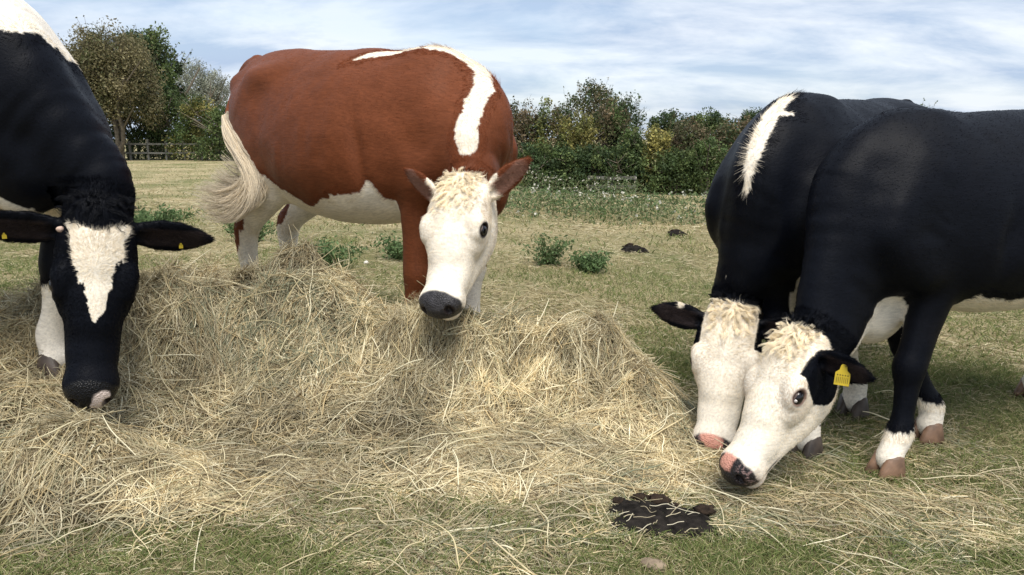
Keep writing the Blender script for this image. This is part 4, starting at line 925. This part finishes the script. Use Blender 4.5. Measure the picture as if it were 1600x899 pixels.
shrub('broadleaf_tree', 'dark green leafy tree rising right behind the russet tree', 'tree', across(255, 44), 44, 4.6, 6.9, 4, DARKG+GREEN, [3, 3, 3, 1, 2, 2, 1], 15000, .17, 310, lumps=90, group=GT, stems=5, twigs=120, base=1.5)
shrub('pale_tree', 'pale grey-green thin tree far behind the hedge, left of the brown cow', 'tree', across(318, 70), 70, 4.6, 7.8, 4, PALE, [1, 1, 1], 5200, .16, 320, lumps=60, group=GT, stems=8, twigs=240, base=1.5, tw_col=(.20, .20, .17))
shrub('pale_tree', 'pale thin tree right above the tail of the brown cow', 'tree', across(350, 72), 72, 3.6, 7.0, 4, PALE, [1, 1, 1], 4200, .16, 325, lumps=50, group=GT, stems=8, twigs=200, base=1.5, tw_col=(.20, .20, .17))
for px, D, w, h, cs, n, lab in ((95, 40, 5.5, 4.2, DARKG, 9000, 'dark shrub mostly hidden behind the black cow neck'), (215, 39.5, 4.2, 3.6, DARKG, 9000, 'very dark green shrub under the russet tree, behind the fence'), (275, 39, 3.8, 3.4, GREEN, 8500, 'deep green shrub behind the rail fence, mid-hedge'), (322, 38, 3.0, 3.0, GREEN+OLIVE, 8000, 'olive-tipped green shrub at the hedge, beside the brown cow rump'), (372, 37, 3.4, 2.7, GREEN, 7500, 'green shrub half hidden behind the brown cow rump')):
    shrub('hedge_shrub', lab, 'shrub', across(px, D), D, w, h, 2.2, cs, np.ones(len(cs)), n, .12, int(px)+1000, lumps=70, group=GH, twigs=40, foot=.32)
for px, D in ((440, 33), (520, 30), (610, 27), (700, 24)):
    shrub('hedge_shrub', 'green hedge shrub hidden behind the body of the brown cow', 'shrub', across(px, D), D, 3.2, 2.2, 2, GREEN, [1, 1, 1, 1], 4500, .11, px+1000, lumps=50, group=GH, foot=.3)
for px, D, w, h, cs, n, lab in ((765, 21.5, 2.0, 2.2, DARKG+GREEN, 6500, 'dark green shrub just above the ear of the brown cow'), (812, 21, 1.7, 2.25, RUST, 6500, 'reddish brown shrub nearest the neck of the brown cow'), (862, 20.8, 1.6, 2.35, RUST+OLIVE+GREEN, 7500, 'tall russet and olive shrub in the hedge'),
        (905, 20.4, 1.5, 2.1, OLIVE, 6500, 'olive-yellow shrub in the middle of the hedge'), (950, 20.8, 1.6, 2.35, RUST+GREEN, 7500, 'tall brownish green shrub under the bare-topped tree'), (985, 20.2, 1.2, 1.6, GREEN, 5000, 'low green shrub left of the yellow shrub'),
        (1022, 20.2, 1.2, 1.72, YELL, 6000, 'bright yellow-green shrub in the hedge'), (1070, 20.4, 1.5, 1.85, RUST, 6500, 'russet-brown shrub right of the yellow one'), (1052, 19.4, 1.3, 1.15, GREEN, 5500, 'low mid-green shrub in front of the yellow shrub'), (1098, 19.4, 1.4, 1.4, GREEN, 5500, 'rounded green shrub beside the black cow belly'),
        (1140, 20.2, 1.7, 1.95, RUST+DARKG, 6500, 'dark russet shrub partly behind the white-streaked black cow')):
    shrub('hedge_shrub', lab, 'shrub', across(px, D), D, w, h, 1.5, cs, np.ones(len(cs)), n, .075, int(px)+1000, lumps=75, group=GH, twigs=50, foot=.30)
for px in (835, 885, 930, 970):
    shrub('hedge_shrub', 'dark green low shrub at the hedge foot, %s of four from the brown cow' % {835: 'first', 885: 'second', 930: 'third', 970: 'last'}[px], 'shrub', across(px, 19.8), 19.8, 1.5, 1.25, 1.3, DARKG+GREEN, np.ones(7), 4500, .075, px+2000, lumps=60, group='low shrubs at the foot of the hedge', foot=.4)
for px in (1215, 1300, 1390, 1480, 1570, 1660):
    shrub('hedge_shrub', 'hedge shrub hidden behind the two white-faced black cows', 'shrub', across(px, 20), 20, 2.0, 1.5, 1.6, RUST+GREEN, np.ones(8), 4000, .08, px+1000, lumps=50, group=GH, foot=.3)
for px, D, w, h, cs, n, tw, lab in ((920, 29, 2.6, 3.35, BRN+DARKG, 3600, 160, 'thin-topped tree with gaps, above the tall russet shrubs'), (968, 29, 1.9, 3.0, DARKG, 2200, 130, 'sparse dark tree whose twigs reach highest over the hedge'), (1042, 32, 2.2, 2.5, DARKG, 6000, 30, 'small round dark tree above the yellow shrub'),
        (1100, 33, 2.6, 2.6, DARKG+GREEN, 7000, 30, 'round dark green tree behind the russet shrub'), (1170, 33, 2.4, 2.6, DARKG, 6500, 30, 'dark tree touching the shoulder of the white-streaked cow'), (1424, 34, 1.7, 2.8, GREEN+OLIVE, 5000, 30, 'small green treetop showing between the backs of two black cows')):
    shrub('field_tree', lab, 'tree', across(px, D), D, w, h, 2, cs, np.ones(len(cs)), n, .10, int(px)+3000, lumps=60, group=GT, twigs=tw, base=.6)
# ------------------------------------------------------------------ rail fences
def box(c, d, R=None):
    v = np.array([[x, y, z] for x in (-.5, .5) for y in (-.5, .5) for z in (-.5, .5)])*np.asarray(d)
    if R is not None: v = v@np.asarray(R).T
    f = np.array([(0, 1, 3, 2), (4, 6, 7, 5), (0, 4, 5, 1), (2, 3, 7, 6), (0, 2, 6, 4), (1, 5, 7, 3)]); return v+np.asarray(c), f
def rail_fence(label, pts, hgt, rails, pw=.11):
    z = [float(terrain(A(x), A(y))[0]) for x, y in pts]; root = empty('rail_fence', (pts[0][0], pts[0][1], z[0])); tag(root, label, 'fence', 'rail fences by the hedge'); o = A(pts[0][0], pts[0][1], z[0])
    for i, ((x, y), zz) in enumerate(zip(pts, z)):
        h = hgt*(.94+.1*rng.random()); v, f = box((0, 0, h/2-.1), (pw, pw, h+.2), rotm((0, 1, 0), rng.normal(0, .02))); mesh_obj('post', v+A(x, y, zz)-o, f, M_RAIL, root, smooth_sh=False)
    for i in range(len(pts)-1):
        a, b = A(*pts[i], z[i]), A(*pts[i+1], z[i+1]); d = b-a; L = np.linalg.norm(d)
        for r in rails:
            az = math.atan2(d[1], d[0]); v, f = box((0, -.075, 0), (L+.05, .035, .085), None); R = rotm((0, 0, 1), az)@rotm((0, 1, 0), -math.asin(d[2]/L)+rng.normal(0, .012)); mesh_obj('rail', v@R.T+(a+b)/2+A(0, 0, r*hgt)-o, f, M_RAIL, root, smooth_sh=False)
rail_fence('weathered post and rail fence in front of the dark shrubs, beside the black cow', [(-21.6+.87*k, 37.2+.06*k) for k in range(11)], 1.0, (.36, .80), .09)
rail_fence('short grey rail fence sunk in the hedge behind the white flowers', [(2.0, 19.5), (2.6, 19.45), (3.2, 19.4)], .46, (.40, .9), .06)
# ------------------------------------------------------------------ weeds
def weed(name, label, x, y, w, h, n, cols, lsize, group=None, cat='weed', stems=10):
    stems = int(stems*1.8); w = w*1.35; n = int(n*1.3)
    z = float(terrain(A(x), A(y))[0]); root = empty(name, (x, y, z)); tag(root, label, cat, group); L = []; parts = []; cc = []
    for k in range(stems):
        a = rng.random()*6.28; t = A(math.cos(a)*w*.5*rng.random()**.6, math.sin(a)*w*.35*rng.random(), h*rng.uniform(.5, 1)); p = spline(np.array([[t[0]*.2, t[1]*.2, -.02], [t[0]*.5, t[1]*.5, t[2]*.5], t]), 6); parts.append(tube(p, np.linspace(.005, .002, 6), 4))
        m = n//stems; i = rng.integers(1, 6, m); L.append(p[i]+rng.normal(0, .035, (m, 3))*A(1, 1, .6)); cc.append(np.array(cols)[rng.integers(0, len(cols), m)]*rng.uniform(.7, 1.3, (m, 1)))
    V, F = join(parts); mesh_obj('stems', V, F, M_BARKG, root); V, Q, c = leaf_cloud(np.concatenate(L), lsize, np.concatenate(cc), aspect=.35); V[:, 2] = np.maximum(V[:, 2], .004); mesh_obj('leaves', V, Q, M_LEAF, root, col=c, smooth_sh=False)
M_BARKG = mat_plain('weed_stem', (.10, .13, .045), rough=.7, var=.3, scale=40, bump=0)
WG = [(.11, .17, .065), (.14, .21, .085), (.08, .13, .048)]; W = 'weeds growing out of the pasture'
weed('nettle_clump', 'upright pale green weed left of its darker neighbour, beyond the hay', .28, 5.9, .28, .24, 700, WG+[(.15, .19, .08)], .035, W)
weed('nettle_clump', 'dark green leafy weed to the right of the upright one', .62, 5.75, .24, .16, 700, WG, .045, W)
weed('nettle_clump', 'bright green weed between the legs of the brown cow', -1.42, 5.6, .50, .20, 1100, WG, .04, W, stems=16)
weed('nettle_clump', 'green weed just behind the foreleg of the brown cow', -.95, 6.2, .42, .20, 800, WG, .04, W, stems=14)
weed('nettle_clump', 'spreading green weed between the black cow and the brown cow', -4.2, 8.6, .95, .24, 1500, WG, .05, W, stems=22)
weed('nettle_clump', 'green weed beside the hock of the brown cow', -2.6, 7.3, .45, .22, 800, WG, .045, W, stems=14)
def weed_strip():
    n = 30000; x = rng.uniform(-2, 14, n); y = np.where(rng.random(n) < .78, rng.uniform(10.2, 13.6, n), rng.uniform(16.8, 18.6, n)); far = y > 15
    k = np.where(far, (x < 3.1) & (x > -1), fbm(np.stack([x, y], 1), .7, 9, 3) > .36); x, y, far = x[k], y[k], far[k]; n = len(x); P2 = np.stack([x, y], 1)
    h = (.26+.22*fbm(P2, 1.6, 19, 2))*np.where(far, 1.25, 1)*smooth(10.2, 10.7, y); z = terrain(x, y)+h*rng.random(n)**.8
    c = np.array([(.085, .135, .05), (.11, .16, .06), (.14, .18, .08), (.20, .20, .11)])[rng.integers(0, 4, n)]*rng.uniform(.75, 1.25, (n, 1))
    V, Q, cc = leaf_cloud(np.stack([x, y, z], 1), .075, c, aspect=.3); o = mesh_obj('weed_strip', V, Q, M_LEAF, None, col=cc, smooth_sh=False); tag(o, 'band of tall green weeds with white seed heads before the hedge', 'weeds', None, 'stuff')
    m = 1100; i = rng.choice(n, m); cl = rng.random(n)
    fx, fy = x[i], y[i]; s = fbm(np.stack([fx, fy], 1), .9, 29, 2) > .46; fx, fy = fx[s], fy[s]; i = i[s]; m = len(fx); fz = terrain(fx, fy)+h[i]*rng.uniform(.8, 1.15, m)
    V, Q, cc = leaf_cloud(np.repeat(np.stack([fx, fy, fz], 1), 3, 0)+rng.normal(0, .016, (m*3, 3)), .034, np.tile(A(.58, .56, .47), (m*3, 1)), aspect=.9); p = mesh_obj('seed_heads', V, Q, M_LEAF, o, col=cc, smooth_sh=False); p['kind'] = 'stuff'
weed_strip()
# ------------------------------------------------------------------ dung, stone, ear tag, horn buds
M_DUNG = mat_plain('dung', (.015, .0125, .0105), rough=.85, spec=.12, var=.7, scale=40, bump=.9)
M_DUNGB = mat_plain('crumbled_dung', (.026, .017, .011), rough=.9, spec=.2, var=.6, scale=60, bump=1.0)
M_STONE = mat_plain('stone', (.22, .17, .12), rough=.9, spec=.2, var=.4, scale=40, bump=.6)
def pat(name, label, x, y, rx, ry, h, seed, mat, lumps=0, hollow=0.0, group='cow pats on the grass'):
    nr, na = 20, 64; g = np.random.default_rng(seed); V = []
    t = np.linspace(0, 1, nr); a = np.linspace(0, 2*np.pi, na, endpoint=False); T, Aa = np.meshgrid(t, a, indexing='ij')
    rim = 1+.55*(fbm(np.stack([np.cos(Aa)*2.2+seed, np.sin(Aa)*2.2], -1), 1, seed, 4)-.5)*2
    px, py = T*rim*rx*np.cos(Aa), T*rim*ry*np.sin(Aa)
    pp = np.stack([px, py], -1)
    z = (h*.45+.006)*(1-T**4)+h*.9*(1-T**2.5)*(fbm(pp, 20, seed+3, 4)-.25)+h*.22*np.sin((T*5+2.2*fbm(pp, 9, seed, 2))*3.1)*(1-T)
    z0 = float(terrain(A(x), A(y))[0]); V = np.stack([px, py, terrain(x+px, y+py)-z0+z+.012*(1-T**6)-.004], -1).reshape(-1, 3)
    Q = np.array([(i*na+j, (i+1)*na+j, (i+1)*na+(j+1) % na, i*na+(j+1) % na) for i in range(nr-1) for j in range(na)])
    root = empty(name, (x, y, z0)); tag(root, label, 'dung', group); mesh_obj('crust', V, Q, mat, root)
    if lumps:
        sv, sf = sphere(1, 12, 8)
        for k in range(lumps):
            aa = g.uniform(.1, 3.0); p = A(math.cos(aa)*rx*g.uniform(.3, .95), math.sin(aa)*ry*g.uniform(.35, .9)+ry*.15, h*g.uniform(.6, 1.0)); r = g.uniform(.008, .024)
            v = sv*r*A(1.5, 1.1, .65)*(1+1.3*(fbm(sv*1.5+k*7, 2.6, seed+k, 4)-.5))[:, None]; mesh_obj('lump', v+p, sf, M_DUNGB, root)
    return root
pat('cow_pat', 'big dark crusted cow pat in front, with straw stuck on it', .415, 1.985, .165, .115, .034, 3, M_DUNG, 9, .2)
pat('cow_pat', 'dark flat cow pat out on the dry grass, centre distance', 1.197, 7.2, .15, .12, .06, 5, M_DUNG, 5)
pat('cow_pat', 'small dark cow pat near the weed band beside the black cow', 2.0, 8.9, .11, .10, .06, 9, M_DUNG, 3)
pat('cow_pat', 'dark lumpy dung half buried in hay before the heap end', .325, 2.60, .085, .055, .05, 11, M_DUNG, 6)
pat('cow_pat', 'small crumbled piece of dung in straw, just above the big cow pat', .31, 2.31, .035, .022, .028, 15, M_DUNGB, 3)
# straw stuck on the big pat
o = bpy.data.objects[[k.name for k in bpy.data.objects if k.name.startswith('cow_pat')][0]]
n = 26; ang = rng.random(n)*6.28; rr = np.sqrt(rng.random(n)); cx, cy = .16*rr*np.cos(ang), .11*rr*np.sin(ang)-.02
dd = rng.random(n)*6.28; LL = rng.uniform(.02, .09, n); tt = np.linspace(-.5, .5, 4)
P = np.stack([cx[:, None]+np.cos(dd)[:, None]*LL[:, None]*tt, cy[:, None]+np.sin(dd)[:, None]*LL[:, None]*tt, (.040*(1-rr**3)+.008)[:, None]+rng.normal(0, .003, (n, 4))], -1)
q_ = curves_obj('stuck_straw', P, np.full((n, 4), .0010), pick([(.55, .48, .32), (.40, .34, .22), (.66, .6, .44)], [1, 1, 1], n), M_HAY, o); q_['kind'] = 'stuff'
sv, sf = sphere(1, 24, 14)
def rock(name, label, x, y, r, seed, mat, dims=(1.35, .8, .6)):
    z = float(terrain(A(x), A(y))[0]); v = sv*r*A(*dims)*(1+.5*(fbm(sv+seed, 1.8, seed, 4)-.5))[:, None]; v = v@rotm((0, 0, 1), -.5).T; o = mesh_obj(name, v, sf, mat); o.location = (x, y, z+r*dims[2]*.55); tag(o, label, 'stone')
rock('stone', 'small tan stone at the bottom edge, below the cow pat', .368, 1.745, .026, 4, M_STONE)
rock('pale_stone', 'small whitish stone on dry grass past the black cow ear', -4.33, 9.3, .045, 8, mat_plain('chalk', (.62, .58, .50), rough=.9, var=.15), (1.1, .9, .9))
rock('pale_stone', 'tiny whitish pebble under the belly of the brown cow', -1.2, 6.0, .020, 12, mat_plain('chalk_grey', (.55, .52, .46), rough=.9, var=.15), (1.1, .9, .9))
# yellow ear tag of the near heifer
M_TAG = mat_plain('tag_plastic', (.55, .40, .03), rough=.45, spec=.4, var=.12, scale=30, bump=0)
M_INK = mat_plain('tag_print', (.03, .022, .008), rough=.7, var=.1, bump=0)
def ear_tag(ctx, e, sd, al, size, print_rows, tilt=0.0, label=None, back=False):
    hf, q, root = ctx['hf'], ctx['q'], ctx['root']; d = nrm(e['dir']); m = np.array(e['open'], float); m = nrm(m-d*(m@d)); fw = e.get('fw', 1.05)
    c = hf.to_world((A(.03, .085*fw*sd, -.072)+d*e['len']*al+m*(-.008 if back else .020)+A(.028 if back else 0, 0, 0))*q)
    cw = ctx['W'].to_world(c); view = A(*e['tagface']); f = nrm(ctx['W'].R.T@view); up = A(0, 0, 1.); up = nrm(up-f*(up@f)); r = np.cross(up, f); ct, st = math.cos(tilt), math.sin(tilt); r, up = r*ct+up*st, up*ct-r*st
    def pr(u, v, w): return c+r*u*size+up*v*size+f*w*size
    out = [(-.5, -1.0), (.5, -1.0), (.5, -.12), (.26, .10), (.20, .42), (.10, .52), (-.10, .52), (-.20, .42), (-.26, .10), (-.5, -.12)]
    V = [pr(u, v, w) for w in (.04, -.04) for u, v in out]; n = len(out); V += [pr(0, -.3, .04), pr(0, -.3, -.04)]
    F = [(i, n+i, n+(i+1) % n, (i+1) % n) for i in range(n)]+[(2*n, i, (i+1) % n, (i+1) % n) for i in range(0)]
    T = [(2*n, (i+1) % n, i) for i in range(n)]+[(2*n+1, n+i, n+(i+1) % n) for i in range(n)]
    me = bpy.data.meshes.new('ear_tag'); me.from_pydata([tuple(v) for v in V], [], F+T); me.materials.append(M_TAG); t = link(bpy.data.objects.new('ear_tag', me), root); t['label'] = label or 'yellow plastic ear tag'
    for u0, v0, w0, h0 in print_rows:                               # printed marks, too worn to read
        v = [pr(u0+a_*w0, v0+b_*h0, d_) for d_ in (.055, .035) for a_, b_ in ((-.5, -.5), (.5, -.5), (.5, .5), (-.5, .5))]
        mesh_obj('printed_mark', v, [(0, 1, 2, 3), (7, 6, 5, 4), (0, 4, 5, 1), (1, 5, 6, 2), (2, 6, 7, 3), (3, 7, 4, 0)], M_INK, t, smooth_sh=False)
EARS_D[0]['tagface'] = (-.30, -.95, .12)
ear_tag(near_heifer, EARS_D[0], 1, .54, .042, [(-.34+.17*k, -.26, .07, .09) for k in range(5)]+[(-.36+.12*k, -.62, .028, .42) for k in range(7)], tilt=-.08)
for e, sd in ((EARS_A[0], 1), (EARS_A[1], -1)):
    e['tagface'] = (.5, -.85, -.1); ear_tag(left_cow, e, sd, .58, .013, [], back=True, label='yellow ear tag almost hidden by the ear')
for sd in (-1,):
    hf, q = left_cow['hf'], left_cow['q']; v = sv*A(.009, .012, .008)*q*(1+.2*(fbm(sv, 2, 3, 2)-.5))[:, None]; mesh_obj('horn_bud', hf.to_world(v+A(.038, .086*sd, -.028)*q), sf, M_HORN, left_cow['root'])
